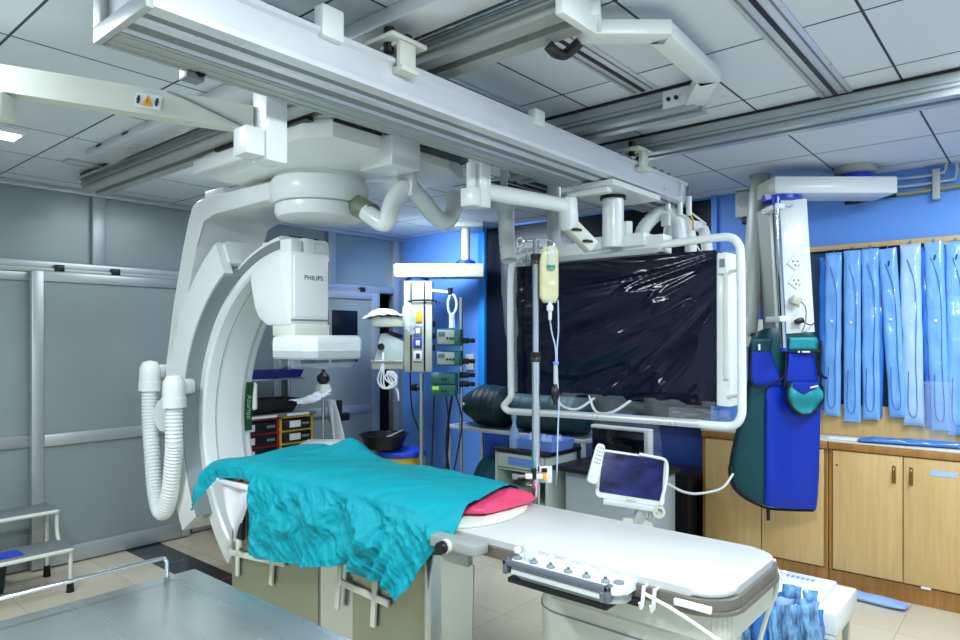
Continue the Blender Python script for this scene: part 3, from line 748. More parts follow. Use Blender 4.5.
b = MB(); b.prism([(x, y, 0) for x, y in rrect(1.86, 2.44, .68, 1.60, .12)], (0, 0, .06), .015); b.build('base_plate', midgrey, t)
MB().bx(1.84, 1.866, .93, 1.40, .815, .838, .004).build('module_bracket', black, t)

MB().bx(1.822, 1.866, 2.99, 3.40, .850, .876, .006).build('end_board', white, t)
# table-side control module with levers
t = thing('control_module', 'white table-side control panel with six levers and a grey guard bar', 'control panel', (1.79, 1.18, .85))
b = MB(); b.prism([(x, y, .862) for x, y in rrect(1.752, 1.890, .955, 1.375, .04)], (0, 0, .026), .007); b.build('panel_body', white, t)
b = MB(); b.prism([(x, y, .832) for x, y in rrect(1.762, 1.880, .965, 1.365, .04)], (0, 0, .030), .008); b.build('panel_base', grey_pl, t)
b = MB(); b.bx(1.735, 1.752, .985, 1.38, .874, .894, .005); b.bx(1.735, 1.77, .985, 1.003, .845, .894, .005); b.bx(1.735, 1.77, 1.362, 1.38, .845, .894, .005); b.build('guard_bar', slate, t)
b = MB(); b.bx(1.745, 1.753, 1.02, 1.35, .848, .866, .003); b.build('front_strip', white, t)
MB().bx(1.752, 1.86, 1.0, 1.37, .815, .832, .003).build('lower_edge', black, t)
for k in range(6):
    y = 1.02+k*.066
    b = MB(); b.lathe([(0, .888), (.014, .888), (.014, .893), (.006, .898), (.005, .908), (0, .908)], (1.782, y, 0), 14); kb = b.build('lever', midgrey, t)
    b = MB(); b.box((1.782, y, .917), (.020, .020, .022), .005); b.build('lever_cap', white, kb)
for k in range(5):
    b = MB(); b.bx(1.81, 1.86, 1.02+k*.068, 1.07+k*.068, .887, .891, .002); b.build('key_field', paper, t)
MB().lathe([(0, .888), (.017, .888), (.017, .894), (0, .894)], (1.80, .985, 0), 16).build('lock_ring', midgrey, t)
c = at(531, 550, Z=.925)
b = MB(); b.lathe([(0, .902), (.025, .902), (.028, .945), (.027, .953), (.022, .955), (0, .952)], (c.x, c.y, 0), 24); o = b.build('cup', clear); tag(o, 'small translucent plastic cup at the end of the lever panel', 'cup')

# clamp on the table rail
t = thing('rail_clamp', 'grey metal rail clamp with a black knob at the table edge by the blue-green drape', 'clamp', (1.81, 1.64, .85))
b = MB(); b.bx(1.775, 1.85, 1.53, 1.755, .853, .895, .008); b.build('clamp_body', alu_dark, t)
b = MB(); b.cyl((1.775, 1.665, .870), (1.76, 1.665, .870), .026, n=20); b.build('knob_collar', white2, t)
b = MB(); b.cyl((1.762, 1.67, .868), (1.738, 1.67, .868), .024, .021, n=20); b.build('knob', black, t)

# lead shield panels hanging along the table
def shield(y0, y1, x, z0, z1, m, label, bars=None, curve=0, foot=0):
    t = thing('shield_panel', label, 'shield', (x, (y0+y1)/2, z0), group=None)
    b = MB()
    b.sheet(lambda u, v: (x-curve*math.sin(math.pi*u), y0+(y1-y0)*u+foot*(1-v)*(u-.5), z0+(z1-z0)*v), 10 if curve else 4, 4, .006); b.build('panel_sheet', m, t)
    if bars:
        for (p0, p1) in bars:
            b = MB(); q0 = at(*p0, X=x-.012); q1 = at(*p1, X=x-.012); b.bar(q0, q1, .014, .030, .003, up=(0, 1, 0) if abs(q0.z-q1.z) > .1 else (0, 0, 1)); b.build('support_bar', white2, t)
    MB().bx(x-.01, x+.02, y0+.02, y1-.02, z1-.01, .845, .003).build('hanger_strip', alu_dark, t)
    return t
shield(2.60, 3.36, 1.895, .10, .775, olive_steel, 'dull steel hanging panel with crossed bars under the left end of the drape', [((238.7, 506), (237.5, 576)), ((230, 552), (285, 564)), ((272.5, 561), (271, 585))])
t2 = shield(2.345, 2.585, 1.90, .10, .775, steel, 'narrow pale steel panel between the two panels with crossed bars')
shield(1.90, 2.335, 1.885, .10, .775, olive_steel, 'dull steel hanging panel with crossed bars under the right end of the drape', [((341, 560), (337, 609)), ((341, 582), (389, 604)), ((376, 572), (373, 627))])
shield(1.765, 1.89, 1.875, .08, .79, steel, 'curved shiny steel panel left of the rail clamp', curve=.03)
shield(1.59, 1.755, 1.835, .06, .80, steel, 'narrow steel panel hanging straight below the rail clamp', foot=-.04)
t = thing('bar_clamp', 'small black clamp high on the left crossed bars under the table', 'clamp', (1.86, 3.19, .66))
p = at(241, 527, X=1.865); MB().box(p, (.03, .05, .13), .008).build('clamp_body', black, t); MB().box(p+V((-.01, .0, -.085)), (.02, .03, .04), .004).build('clamp_tip', white2, t)

# pads and board on the table
b = MB()
pts = [(1.85, 1.78), (1.86, 1.73), (1.92, 1.665), (2.02, 1.632), (2.12, 1.628), (2.22, 1.648), (2.30, 1.69), (2.36, 1.76), (2.38, 1.86), (2.38, 2.3), (1.86, 2.3)]
b.prism([(x, y, .9025) for x, y in pts], (0, 0, .012), .004); o = b.build('arm_board', white2); tag(o, 'thin white round-ended board under the pink pad', 'board')
b = MB()
def sm_(u): return max(0, (u-.75)/.25)
def pad(u, v):
    a = 2*math.pi*v; e = .55
    cx = 2.155; w = .225*(1-.30*max(0, (u-.90)/.10)**2); c, s = math.cos(a), math.sin(a)
    yy = 3.38-(3.38-1.70)*u
    x = cx+.03*u+w*math.copysign(abs(c)**e, c); z = .936+.028*math.copysign(abs(s)**.7, s)*(1-.5*max(0, (u-.9)/.1)**2)
    z += .010*noise.noise(V((x*6, yy*7, 2)))*(1 if s > -.2 else 0)+.006*noise.noise(V((x*16, yy*18, 5)))*(1 if s > -.2 else 0)
    yy -= .07*(x-2.10)*sm_(u)+.012*noise.noise(V((x*14, u*4, 3)))*sm_(u)
    z += .010*noise.noise(V((x*22, yy*26, 8)))*sm_(u)*(1 if s > -.2 else 0)
    return V((x, yy, z))
b.loft([[pad(i/60, j/40) for j in range(40)] for i in range(61)]); o = b.build('foam_pad', pink, angle=60); tag(o, 'soft pink vinyl pad on the table, its end showing beyond the drape', 'pad')

# blue-green drape
hem = [(3.60, .70), (3.53, .68), (3.46, .78), (3.40, .86), (3.30, .888), (3.16, .905), (3.05, .900), (3.035, .88), (3.022, .62), (3.0, .555), (2.85, .565), (2.6, .585), (2.42, .63), (2.28, .66), (2.20, .655), (2.14, .63), (2.04, .655), (1.97, .63), (1.92, .60), (1.87, .66), (1.81, .76), (1.74, .85), (1.60, .90)]
def hemz(y):
    for (ya, za), (yb, zb_) in zip(hem, hem[1:]):
        if ya >= y >= yb: return za+(zb_-za)*(ya-y)/(ya-yb)
    return .8
def sm(a, b_, x):
    k = max(0, min(1, (x-a)/(b_-a))); return k*k*(3-2*k)
def drape(u, v):
    yl_, yr_ = 3.55, 1.84-.155*min(1, max(0, (v-.10)/.5))
    y = yl_-(yl_-yr_)*u
    # across: far hang 0..0.1, top 0.1..0.6, near hang 0.6..1
    def crease(a, b_, c_):
        """sharp little folds: ridged noise, smaller and smaller"""
        s = 0
        for f, w_ in ((1, 1), (2.1, .55), (4.3, .28), (8.5, .12)):
            s += w_*(.30-abs(noise.noise(V((a*f, b_*f, c_+f)))))
        return s
    def top(x, y):
        z = .976
        z += .085*math.exp(-((x-2.40)/.13)**2-((y-2.95)/.12)**2)
        z += .030*math.exp(-((y-3.20)/.22)**2-((x-2.25)/.22)**2)
        z += .028*math.exp(-((y-2.35)/.5)**2-((x-2.06)/.18)**2)
        z -= .045*sm(3.25, 3.55, y)
        z -= .045*sm(1.98, 1.70, y)*sm(1.95, 1.86, x)
        z += .010*noise.noise(V((x*6, y*4, 1)))
        q = (y*.8+x*.6); r = (x*.8-y*.6)
        z += .018*crease(q*5.5, r*1.8, 4)+.004*math.sin(q*34+3*noise.noise(V((x*3, y*3, 8))))*sm(2.0, 2.3, x)
        return z
    xf, xn = 2.43, 1.835
    if v < .10:
        k = v/.10
        x = xf+.02*(1-k); z = top(xf, y)-.02-.14*(1-k)
    elif v < .60:
        k = (v-.10)/.50; x = xf+(xn-xf)*k
        z = top(x, y)-.02*(max(0, 1-k/.08))-.03*(max(0, (k-.88)/.12))**2
    else:
        k = (v-.60)/.40
        z0 = top(xn, y)-.03; z1 = min(hemz(y), z0-.015)
        L = z0-z1
        z = z0-L*k
        out = .035*math.sin(min(1, k*1.6)*math.pi/2)*min(1, L/.2)
        w = sm(0, .5, k)*min(1, L/.25)
        n1 = noise.noise(V((y*5+z*3.0, z*4, 3))); n2 = noise.noise(V((y*9-z*8, z*7, 6)))
        q = y*.75+z*.66; r = z*.75-y*.66
        dd = w*(.022*math.sin(y*19+3*n1+z*6)+.020*n1)
        dd += sm(0, .15, k)*.046*crease(q*3.2+.3*n1, r*7.5, 2)*min(1, L/.15)
        dd += sm(0, .3, k)*.026*crease(y*9, z*5+y*2, 7)*min(1, L/.15)
        # gathered flap at the right end
        flap = math.exp(-((y-2.03-.25*(z-.65))/.12)**2)*sm(.1, .6, k)
        dd += .040*flap+.012*flap*math.sin((y+z*.7)*75+2*n2)
        x = xn-out-dd
        y = y+.02*w*n2+.03*sm(3.3, 3.5, y)*k
        if y < 1.80: x = max(x, 1.74)
    return (x, y, z)
b = MB(); b.sheet(drape, 380, 190, .003); o = b.build('surgical_drape', teal_cloth, angle=80); tag(o, 'crumpled blue-green surgical drape covering the left half of the table', 'drape')
# white sheet corner and red cloth at the table's left end
def flap(u, v):
    y = 3.37-.30*u*(1-v)-.13*v+.0; z = .850-.29*v*(1 if u > .01 else 1)*(1-.25*abs(u-.5))
    return (1.848-.012*math.sin(u*9+v*3)-.03*v*(1-v), y, z)
b = MB(); b.sheet(flap, 16, 16, .002); o = b.build('white_sheet', sheet_m, angle=80); tag(o, 'white sheet corner hanging from the left end of the table', 'sheet')
b = MB(); p = at(240, 488, X=1.88)
def rc(u, v): return (1.832+.05*v, 3.20-.18*u, .877+.040*math.sin(u*math.pi)*(1-.2*v)+.004*math.sin(u*30))
b.sheet(rc, 20, 6, .004); o = b.build('red_cloth', red_cloth, angle=80); tag(o, 'bit of folded red cloth peeping out under the drape', 'cloth')

# hooks and white cord on the table rail
t = thing('rail_hooks', 'white hooks on the table side rail holding a white cord', 'hook', (1.84, .9, .84))
for py in (.925, .89):
    b = MB(); b.tube([(1.866, py, .875), (1.842, py, .880), (1.836, py, .85), (1.832, py, .825), (1.822, py, .823), (1.818, py, .84)], .006, 8); b.build('hook', white, t)
b = MB(); b.tube(spline([at(645, 594, X=1.815), at(656, 600, X=1.81), at(672, 609, X=1.80), at(695, 624, X=1.79), at(735, 652, X=1.77)], 8), .0055, 8); o = b.build('cord', white); tag(o, 'white cord running down from the hooks on the table side', 'cord')
t = thing('end_hook', 'white hook on the rounded foot end of the table with a looped white cord', 'hook', (2.3, .63, .8))
e = at(774, 566, X=2.34); b = MB(); b.tube([e+V((-.01, .05, .015)), e+V((0, .0, .018)), e+V((.004, -.012, -.03)), e+V((.0, -.03, -.035)), e+V((0, -.035, -.01))], .008, 8); b.build('hook', white, t)
b = MB(); b.tube(spline([at(779, 574, X=2.34), at(776, 592, X=2.33), at(768, 612, X=2.31), at(757, 650, X=2.28)], 8), .0075, 8); b.build('cord', white, t)
b = MB(); b.tube(spline([at(778, 578, X=2.36), at(772, 590, X=2.38), at(762, 598, X=2.40), at(752, 600, X=2.42)], 8), .0075, 8); b.build('cord', white2, t)

# ================================================================== foreground steel cart
t = thing('steel_trolley', 'shiny stainless steel trolley top in the bottom left foreground', 'trolley', (.72, 1.7, 0))
X0, X1, Y0, Y1, Z = .32, 1.14, 1.12, 2.27, .82
b = MB(); b.bx(X0, X1, Y0, Y1, Z-.012, Z, .004); b.bx(X0, X1, Y0, Y0+.012, Z-.035, Z-.005, .003); b.bx(X1-.012, X1, Y0, Y1, Z-.035, Z-.005, .003); b.bx(X0, X1, Y1-.012, Y1, Z-.035, Z-.005, .003); b.build('tray_top', steel, t)
MB().bx(X0+.02, X1-.02, Y0+.02, Y1-.02, .25, .262, .004).build('lower_shelf', steel, t)
for x in (X0+.03, X1-.03):
    for y in (Y0+.03, Y1-.03):
        MB().cyl((x, y, .10), (x, y, Z-.012), .0125, n=14).build('leg', chrome, t)
        b = MB(); b.cyl((x-.012, y, .05), (x+.012, y, .05), .05, n=20); b.build('caster', rubber, t)
yr_ = Y1-.04; xr_ = X1-.115
b = MB(); b.tube([(xr_, yr_, Z), (xr_, yr_, Z+.060), (xr_-.002, yr_, Z+.068), (xr_-.008, yr_, Z+.074), (xr_-.016, yr_, Z+.076), (X0+.3, yr_, Z+.076), (X0+.02, yr_, Z+.076)], .0065, 10); b.build('guard_rail', chrome, t)
MB().cyl((xr_, yr_, Z), (xr_, yr_, Z+.012), .010, n=12).build('rail_foot', midgrey, t)
MB().cyl((X0+.02, yr_, Z), (X0+.02, yr_, Z+.076), .0065, n=10).build('rail_post', chrome, t)

# ================================================================== foot step at the left wall
t = thing('step_stool', 'white-framed two-step stool with dark treads by the left sliding doors', 'step stool', (1.3, 5.0, 0))
xs0, xs1 = .85, 1.59
for (y0, y1, z) in ((5.0, 5.24, .49), (4.74, 5.0, .29)):
    MB().bx(xs0, xs1, y0, y1, z-.005, z+.006, .003).build('tread', midgrey, t)
    b = MB(); b.tube([V((x, y, z-.012)) for x, y in rrect(xs0, xs1, y0, y1, .03, 4)], .013, 8, closed=True); b.build('tread_frame', white2, t)
def leg(pts):
    b = MB(); b.tube(spline(pts, 5), .013, 10); l = b.build('leg', white2, t)
    p = pts[-1]; b = MB(); b.cyl((p[0], p[1], 0), (p[0], p[1], .075), .023, .018, n=14); b.build('rubber_foot', rubber, l)
for x in (xs0+.02, xs1-.01):
    leg([(x, 4.77, .28), (x, 4.775, .17), (x, 4.78, .03)]); leg([(x, 5.22, .48), (x, 5.215, .25), (x, 5.21, .03)])
    b = MB(); b.tube(spline([(x, 5.02, .48), (x, 5.02, .36), (x, 4.99, .295), (x, 4.93, .28)], 6), .012, 8); b.build('side_bend', white2, t)
def bc(u, v): return (.9+.43*u, 4.78+.16*v, .297+.045*math.sin(math.pi*min(u*1.3, 1))*math.sin(math.pi*v)*(1+.4*noise.noise(V((u*6, v*5, 1))))-(.0))
b = MB(); b.sheet(bc, 24, 12, .002); o = b.build('blue_shoe_cover', blue_pl, angle=70); tag(o, 'folded blue cover lying on the lower tread of the step stool', 'cover')
t = thing('waste_tub', 'dark green tub under the step stool', 'tub', (1.12, 5.13, 0))
b = MB(); b.loft([[V((x, y, z)) for x, y in rrect(.92-e, 1.30+e, 5.05-e*.5, 5.17+e*.5, .04)] for z, e in ((.005, 0), (.20, .02), (.2, .015), (.03, -.005))]); b.build('tub_body', mat('dark_green_plastic', (18, 52, 52), .4), t)
# ================================================================== far left corner
# drawer rack against the partition
t = thing('bin_rack', 'rack of black drawers in red and yellow frames behind the C-arm', 'drawer rack', (3.3, 5.1, 0))
YR = 4.98
x0, xm, x1 = 2.80, 3.24, 3.58
for a, b_, m, nm in ((x0, xm, red_frame, 'red'), (xm, x1, yellow, 'yellow')):
    b = MB(); b.bx(a, a+.025, YR, YR+.32, .05, .955, .003); b.bx(b_-.025, b_, YR, YR+.32, .05, .955, .003); b.bx(a, b_, YR, YR+.32, .935, .955, .003); b.bx(a, b_, YR, YR+.32, .04, .065, .003)
    for k in range(1, 8): b.bx(a, b_, YR-.004, YR+.32, .065+k*.109-.010, .065+k*.109+.006, .003)
    b.build('frame', m if nm == 'yellow' else red_frame, t)
    for k in range(8):
        z0 = .073+k*.109
        d = MB().bx(a+.03, b_-.03, YR-.012, YR+.30, z0, z0+.088, .006).build('drawer', black, t)
        MB().bx(a+.09, a+.20, YR-.016, YR-.011, z0+.02, z0+.075).build('paper_label', paper, d)
        MB().bx(b_-.13, b_-.055, YR-.022, YR-.011, z0+.035, z0+.058, .003).build('drawer_pull', midgrey, d)
MB().bx(x0-.02, x1+.02, YR-.02, YR+.34, .955, .98, .004).build('rack_top', midgrey, t)
for a, w in ((2.90, .30), (3.30, .22)): MB().bx(a, a+w, YR-.024, YR-.019, .957, .978).build('shelf_label', paper, t)
b = MB()
for x in (x0+.04, x1-.06): b.cyl((x, YR+.28, .98), (x, YR+.28, 1.45), .012, n=10)
b.build('upright', steel, t)
MB().bx(x0, x1-.02, YR+.08, YR+.33, 1.26, 1.275, .003).build('upper_shelf', steel, t)
b = MB(); b.loft([[V((x, y, z)) for x, y in rrect(2.84-e, 3.52+e, 5.06-e, 5.28+e, .03)] for z, e in ((1.277, 0), (1.345, .02), (1.345, .012), (1.29, -.008))]); o = b.build('storage_tray', mat('dark_blue_plastic', (26, 32, 120), .4)); tag(o, 'dark blue tray on the upper shelf of the drawer rack', 'tray')
b = MB(); b.loft([[V((x, y, z)) for x, y in rrect(2.96-e, 3.42+e, 5.02-e*.6, 5.26+e*.6, .04)] for z, e in ((.985, 0), (1.10, .06), (1.10, .05), (1.0, -.012))]); o = b.build('black_tray', black); tag(o, 'black tray lying on top of the red and yellow drawer rack', 'tray')
# small stand with knob and a white cloth next to it
t = thing('equipment_stand', 'thin stand with a black knob and draped white cloth right of the drawer rack', 'stand', (3.60, 4.86, 0))
MB().cyl((3.60, 4.86, .03), (3.60, 4.86, 1.24), .014, n=12).build('stand_pole', steel, t)
b = MB(); b.lathe([(0, 0), (.20, 0), (.20, .02), (.03, .04), (0, .04)], (3.60, 4.86, 0), 24); b.build('stand_base', midgrey, t)
b = MB(); b.lathe([(0, 1.22), (.03, 1.22), (.055, 1.25), (.055, 1.29), (.02, 1.32), (.012, 1.35), (0, 1.35)], (3.60, 4.86, 0), 18); b.build('knob', black, t)
b = MB(); b.loft([[V((3.60+x*k, 4.86+y*k, z)) for x, y in rrect(-.055, .055, -.06, .06, .03)] for z, k in ((1.12, .8), (1.16, 1.1), (1.22, .8))]); b.build('stand_head', white2, t)
def cl(u, v): 
    return (3.60-.36*u*(1-v*.25)+.03*math.sin(v*6), 4.82-.10*v+.03*math.sin(u*8), 1.17-.07*u-.03*v+.012*noise.noise(V((u*6, v*6, 2))))
b = MB(); b.sheet(cl, 20, 10, .004); b.build('cloth', sheet_m, t, angle=80)
def cl2(u, v): return (3.60+.05*u+.10*v*u+.05*v, 4.80-.05*math.sin(u*7+v*2), 1.08-.55*v+.06*u*v)
b = MB(); b.sheet(cl2, 16, 20, .004); b.build('hanging_cloth', sheet_m, t, angle=80)
b = MB(); b.bx(3.80, 3.84, 4.90, 4.94, .70, 1.06, .005); b.bx(3.72, 3.92, 4.89, 4.95, .87, .94, .01); o = b.build('wall_clamp', black, t)
p = at(325, 446, D=5.2)
b = MB(); b.box((p.x, p.y, .40), (.30, .24, .80), .008, Matrix.Rotation(R(-50), 3, 'Z')); b.box((p.x, p.y, .81), (.33, .27, .02), .004, Matrix.Rotation(R(-50), 3, 'Z')); o = b.build('side_cabinet', white); tag(o, 'white low cabinet behind the drape, right of the drawer rack', 'cabinet')

# waste drum with basin
dc = V((4.40, 4.72, 0))
t = thing('waste_drum', 'yellow drum with a blue lid near the dark doorway', 'drum', dc)
b = MB(); b.lathe([(0, 0), (.20, 0), (.215, .05), (.23, .46), (.222, .52), (0, .52)], dc, 30); b.build('drum_body', yellow, t)
b = MB(); b.lathe([(0, .515), (.24, .515), (.245, .535), (.235, .565), (.12, .585), (0, .588)], dc, 30); b.build('drum_lid', blue_pl, t)
bc_ = at(384, 452, D=6.30); bz = .59
bc_ = V((bc_.x, bc_.y, 0))
b = MB(); b.lathe([(0, bz), (.15, bz), (.17, bz+.01), (.215, bz+.125), (.232, bz+.13), (.232, bz+.138), (.21, bz+.138), (.162, bz+.02), (0, bz+.012)], bc_, 36); o = b.build('basin', black); tag(o, 'black plastic basin resting on the blue lid of the yellow drum', 'basin')
b = MB(); b.tube([bc_+V((-.10, .02, bz+.03)), bc_+V((.05, 0, bz+.10)), bc_+V((.19, -.05, bz+.155))], [.03, .012, .006], 8); b.lathe([(0, bz+.03), (.06, bz+.035), (.1, bz+.04), (0, bz+.05)], bc_+V((-.06, .02, 0)), 16); o = b.build('tongs', grey_pl); tag(o, 'grey scoop lying in the black basin', 'scoop')

# ------------------------------------------------------------------ left pendant (far), frame facing the camera
DL = 6.35
def PL(px, py, dd=0): return at(px, py, D=DL+dd)
pc = PL(417, 320)+FW*.12
t = thing('service_pendant', 'far beige service column hanging from a pivoting arm near the dark doorway', 'pendant', (pc.x, pc.y, 1.3), -R(49.64))
def lx(px): return (px-417)*DL/FP
def lz(py): return HC+(338.3-py)*DL/FP
B = lambda x0, x1, y0, y1, z0, z1, bev=.006: MB().bx(x0, x1, y0, y1, z0-1.3, z1-1.3, bev)
B(lx(404), lx(432), -.12, .12, lz(372), lz(281)).build('column', mat('beige_enamel', (186, 190, 170), .35), t, local=True)
beige = MATS['beige_enamel']
for px in (411, 424.5): B(lx(px)-.008, lx(px)+.008, -.126, -.118, lz(371), lz(282), .001).build('rail_groove', black, t, local=True)
b = MB(); b.cyl((lx(416), 0, lz(281)-1.3), (lx(416), 0, lz(276)-1.3), .115, n=26); b.build('pivot_ring', deep_blue, t, local=True)
B(lx(395), lx(484), -.13, .13, lz(277), lz(263.5), .012).build('swing_arm', beige, t, local=True)
B(lx(394), lx(395.5), -.125, .125, lz(275.5), lz(264.5), .003).build('arm_end_cap', white, t, local=True)
b = MB(); b.lathe([(0, 0), (.095, 0), (.095, .03), (.07, .045), (0, .045)], (lx(465.5), 0, lz(263.5)-1.3), 26); b.build('arm_pivot', deep_blue, t, local=True)
b = MB(); b.cyl((lx(465.5), 0, lz(263)-1.3), (lx(465.5), 0, H-.0015-1.3), .042, n=24); b.build('drop_pole', beige, t, local=True)
B(lx(448), lx(483), -.16, .16, H-.05, H-.001, .006).build('ceiling_plate', pipe_m, t, local=True)
# shelves of the pendant
B(lx(374), lx(404), -.2, .16, lz(327), lz(317)).build('upper_shelf', beige, t, local=True)
B(lx(373), lx(404), -.2, .16, lz(369), lz(362)).build('lower_shelf', beige, t, local=True)
B(lx(372), lx(404), -.212, -.2, lz(362), lz(360), .002).build('shelf_rail', steel, t, local=True)
# outlets on the front of the column
B(lx(416), lx(422), -.13, -.119, lz(322), lz(312), .003).build('outlet_plate', orange, t, local=True)
for py in (331, 343, 356):
    o = B(lx(413.5), lx(422), -.132, -.119, lz(py+5), lz(py-5), .003).build('outlet', blue_pl if py == 343 else (midgrey if py == 331 else paper), t, local=True)
    B(lx(416), lx(420), -.136, -.131, lz(py+2.5), lz(py-2.5), .001).build('socket_face', paper if py != 356 else ink, o, local=True)
for py in (324, 336, 348): B(lx(432), lx(434.5), -.05, .05, lz(py+3), lz(py-3), .004).build('side_outlet', black, t, local=True)
b = MB(); b.tube(spline([(lx(440), -.14, lz(302)-1.3), (lx(437), -.14, lz(304)-1.3), (lx(434), -.14, lz(300.5)-1.3), (lx(412), -.14, lz(300.5)-1.3), (lx(410), -.14, lz(303)-1.3), (lx(408), -.14, lz(301)-1.3)], 5), .010, 8); b.build('hook_bar', black, t, local=True)
b = MB(); b.tube([(lx(428), -.10, lz(290)-1.3), (lx(450), -.10, lz(292.5)-1.3)], .016, 10); b.build('side_arm', white, t, local=True)
b = MB(); b.lathe([(0, -.03), (.025, -.03), (.025, .03), (0, .03)], (lx(450), -.10, lz(291)-1.3), 14); b.build('arm_joint', black, t, local=True)
# breathing bag of clear plastic hanging on hook
def PLw(px, py, y=-.14): return V((pc.x, pc.y, 0))+RT*lx(px)+FW*y+V((0, 0, lz(py)))
b = MB()
b.tube(spline([PLw(410, 304, -.18), PLw(409, 312, -.2), PLw(410, 325, -.2), PLw(413, 334, -.19)], 5), [.03]*3+[.055]*9+[.03]*4, 12); o = b.build('breathing_bag', clear, angle=60); tag(o, 'clear plastic bag hanging on the front of the far beige column', 'bag')
b = MB(); b.tube(spline([PLw(451, 293, -.10), PLw(448, 302, -.12), PLw(449, 312, -.12), PLw(453, 314, -.12), PLw(456.5, 306, -.12), PLw(455, 297, -.12), PLw(452, 294, -.10)], 7), .012, 8); b.tube([PLw(452, 313, -.12), PLw(452, 328, -.12)], .03, 10); o = b.build('breathing_tube', clear, angle=60); tag(o, 'clear looped breathing tube hanging beside the far column', 'tube')
# things on the shelves
def pk(u, v): return V((pc.x, pc.y, 0))+RT*(lx(364)+(lx(404)-lx(364))*u)+FW*(-.22+.34*v)+V((0, 0, lz(316.5)+.004+.075*math.sin(math.pi*min(1, u*1.0+.05))*math.sin(math.pi*(v*.8+.1))+.03*noise.noise(V((u*5, v*5, 1)))-.03*(1-u)))
b = MB(); b.sheet(pk, 24, 12, .01); o = b.build('folded_linen', sheet_m, angle=70); tag(o, 'white folded linen on the upper shelf of the far column', 'linen')
mc = PLw(389.5, 361.8, 0)
t = thing('patient_monitor', 'pale portable monitor with a round socket on the lower shelf of the far column', 'device', (mc.x, mc.y, lz(361.5)), -R(49.64))
z9 = 0
b = MB(); b.prism([(lx(374)-lx(389.5), -.14, 0), (lx(404)-lx(389.5), -.14, 0), (lx(404)-lx(389.5), -.14, .19), (lx(386)-lx(389.5), -.14, .27), (lx(380)-lx(389.5), -.14, .26)], (0, .24, 0), .015); b.build('device_body', pale_case, t, local=True)
b = MB(); b.cyl((-.075, -.14, .14), (-.075, -.165, .14), .032, n=18); b.build('socket', black, t, local=True)
b = MB(); b.box((.045, -.02, .255), (.13, .16, .03), .006, Matrix.Rotation(R(17), 3, 'Y')); b.build('top_screen', black, t, local=True)
b = MB()
for k in range(3):
    c = PLw(389+k*1.5, 372, -.17)
    b.tube(spline([PLw(384, 352, -.18), PLw(383+k, 366, -.2), PLw(379+k*3, 380+k*2, -.2), PLw(386+k*2, 388, -.2), PLw(398, 378+k*2, -.2), PLw(392-k*2, 371, -.19), PLw(386+k*3, 378, -.19), PLw(398, 389+k, -.19), PLw(399.5, 400, -.19)], 7), .008, 7)
o = b.build('white_cable', white); tag(o, 'white coiled cable hanging below the pale portable monitor', 'cable')

# floor pole with knob below the column
pb_ = PLw(423, 400, -.30)
t = thing('floor_pole', 'steel floor pole with a black knob below the far column', 'pole stand', (pb_.x, pb_.y, 0))
MB().cyl((pb_.x, pb_.y, .02), (pb_.x, pb_.y, 1.30), .024, n=16).build('pole', steel, t)
b = MB(); b.lathe([(0, 0), (.22, 0), (.22, .02), (.05, .04), (0, .04)], (pb_.x, pb_.y, 0), 24); b.build('base', midgrey, t)
k0 = V((pb_.x, pb_.y, 1.17)); b = MB(); b.cyl(k0-RT*.02, k0-RT*.075, .018, n=12); b.lathe([(0, -.025), (.035, -.02), (.035, .02), (0, .025)], k0-RT*.06, 14, Matrix.Rotation(R(90), 3, 'X')); b.build('knob', black, t)

# infusion pump stand
ps = at(461, 350, D=5.9)
t = thing('pump_stand', 'drip stand carrying the stack of pumps against the blue wall', 'drip stand', (ps.x, ps.y, 0))
MB().cyl((ps.x, ps.y, .05), (ps.x, ps.y, 1.98), .015, n=14).build('pole', steel, t)
b = MB()
for k in range(5):
    a = 2*math.pi*k/5; b.bar((ps.x, ps.y, .09), (ps.x+.26*math.cos(a), ps.y+.26*math.sin(a), .06), .035, .025, .006)
b.build('star_base', midgrey, t)
for k in range(5):
    a = 2*math.pi*k/5; b = MB(); b.cyl((ps.x+.26*math.cos(a)-.01, ps.y+.26*math.sin(a), .026), (ps.x+.26*math.cos(a)+.01, ps.y+.26*math.sin(a), .026), .025, n=14); b.build('caster', rubber, t)
for z in (1.30, 1.42, 1.60, 1.22):
    b = MB(); b.box(V((ps.x, ps.y, z))+RT*.03-FW*.02, (.09, .06, .05), .01, Matrix.Rotation(-R(49.6), 3, 'Z')); b.box(V((ps.x, ps.y, z))+RT*.10-FW*.02, (.05, .04, .04), .012, Matrix.Rotation(-R(49.6), 3, 'Z')); b.build('pole_clamp', black, t)
def pump(px0, px1, py0, py1, face, body, label, lcd=None, knobs=3):
    D = 5.8; c = at((px0+px1)/2, py1, D=D)
    w = (px1-px0)*D/FP; h = (py1-py0)*D/FP
    t = thing('infusion_pump', label, 'pump', (c.x, c.y, c.z), -R(49.6+8), group=None)
    MB().bx(-w/2, w/2, -.03, .14, 0, h, .008).build('case', body, t, local=True)
    MB().bx(-w/2+.008, w/2-.05, -.036, -.029, h*.12, h*.92, .003).build('front_plate', face, t, local=True)
    MB().bx(-w/2+.016, -w/2+.075, -.040, -.035, h*.55, h*.85, .002).build('display', lcd or midgrey, t, local=True)
    b = MB()
    for k in range(knobs): b.cyl((w/2-.11+k*.028, -.036, h*.45), (w/2-.11+k*.028, -.050, h*.45), .010, n=10)
    b.build('keys', ink, t, local=True)
    b = MB(); b.cyl((w/2-.025, -.03, h*.4), (w/2-.025, -.075, h*.4), .022, n=14); b.build('turn_knob', teal_case, t, local=True)
pump(437, 461, 329, 346, pale_case, teal_case, 'topmost pale-fronted pump on the stand by the blue wall')
pump(437, 461, 351, 366, pale_case, teal_case, 'second pale-fronted pump from the top of the pump stand')
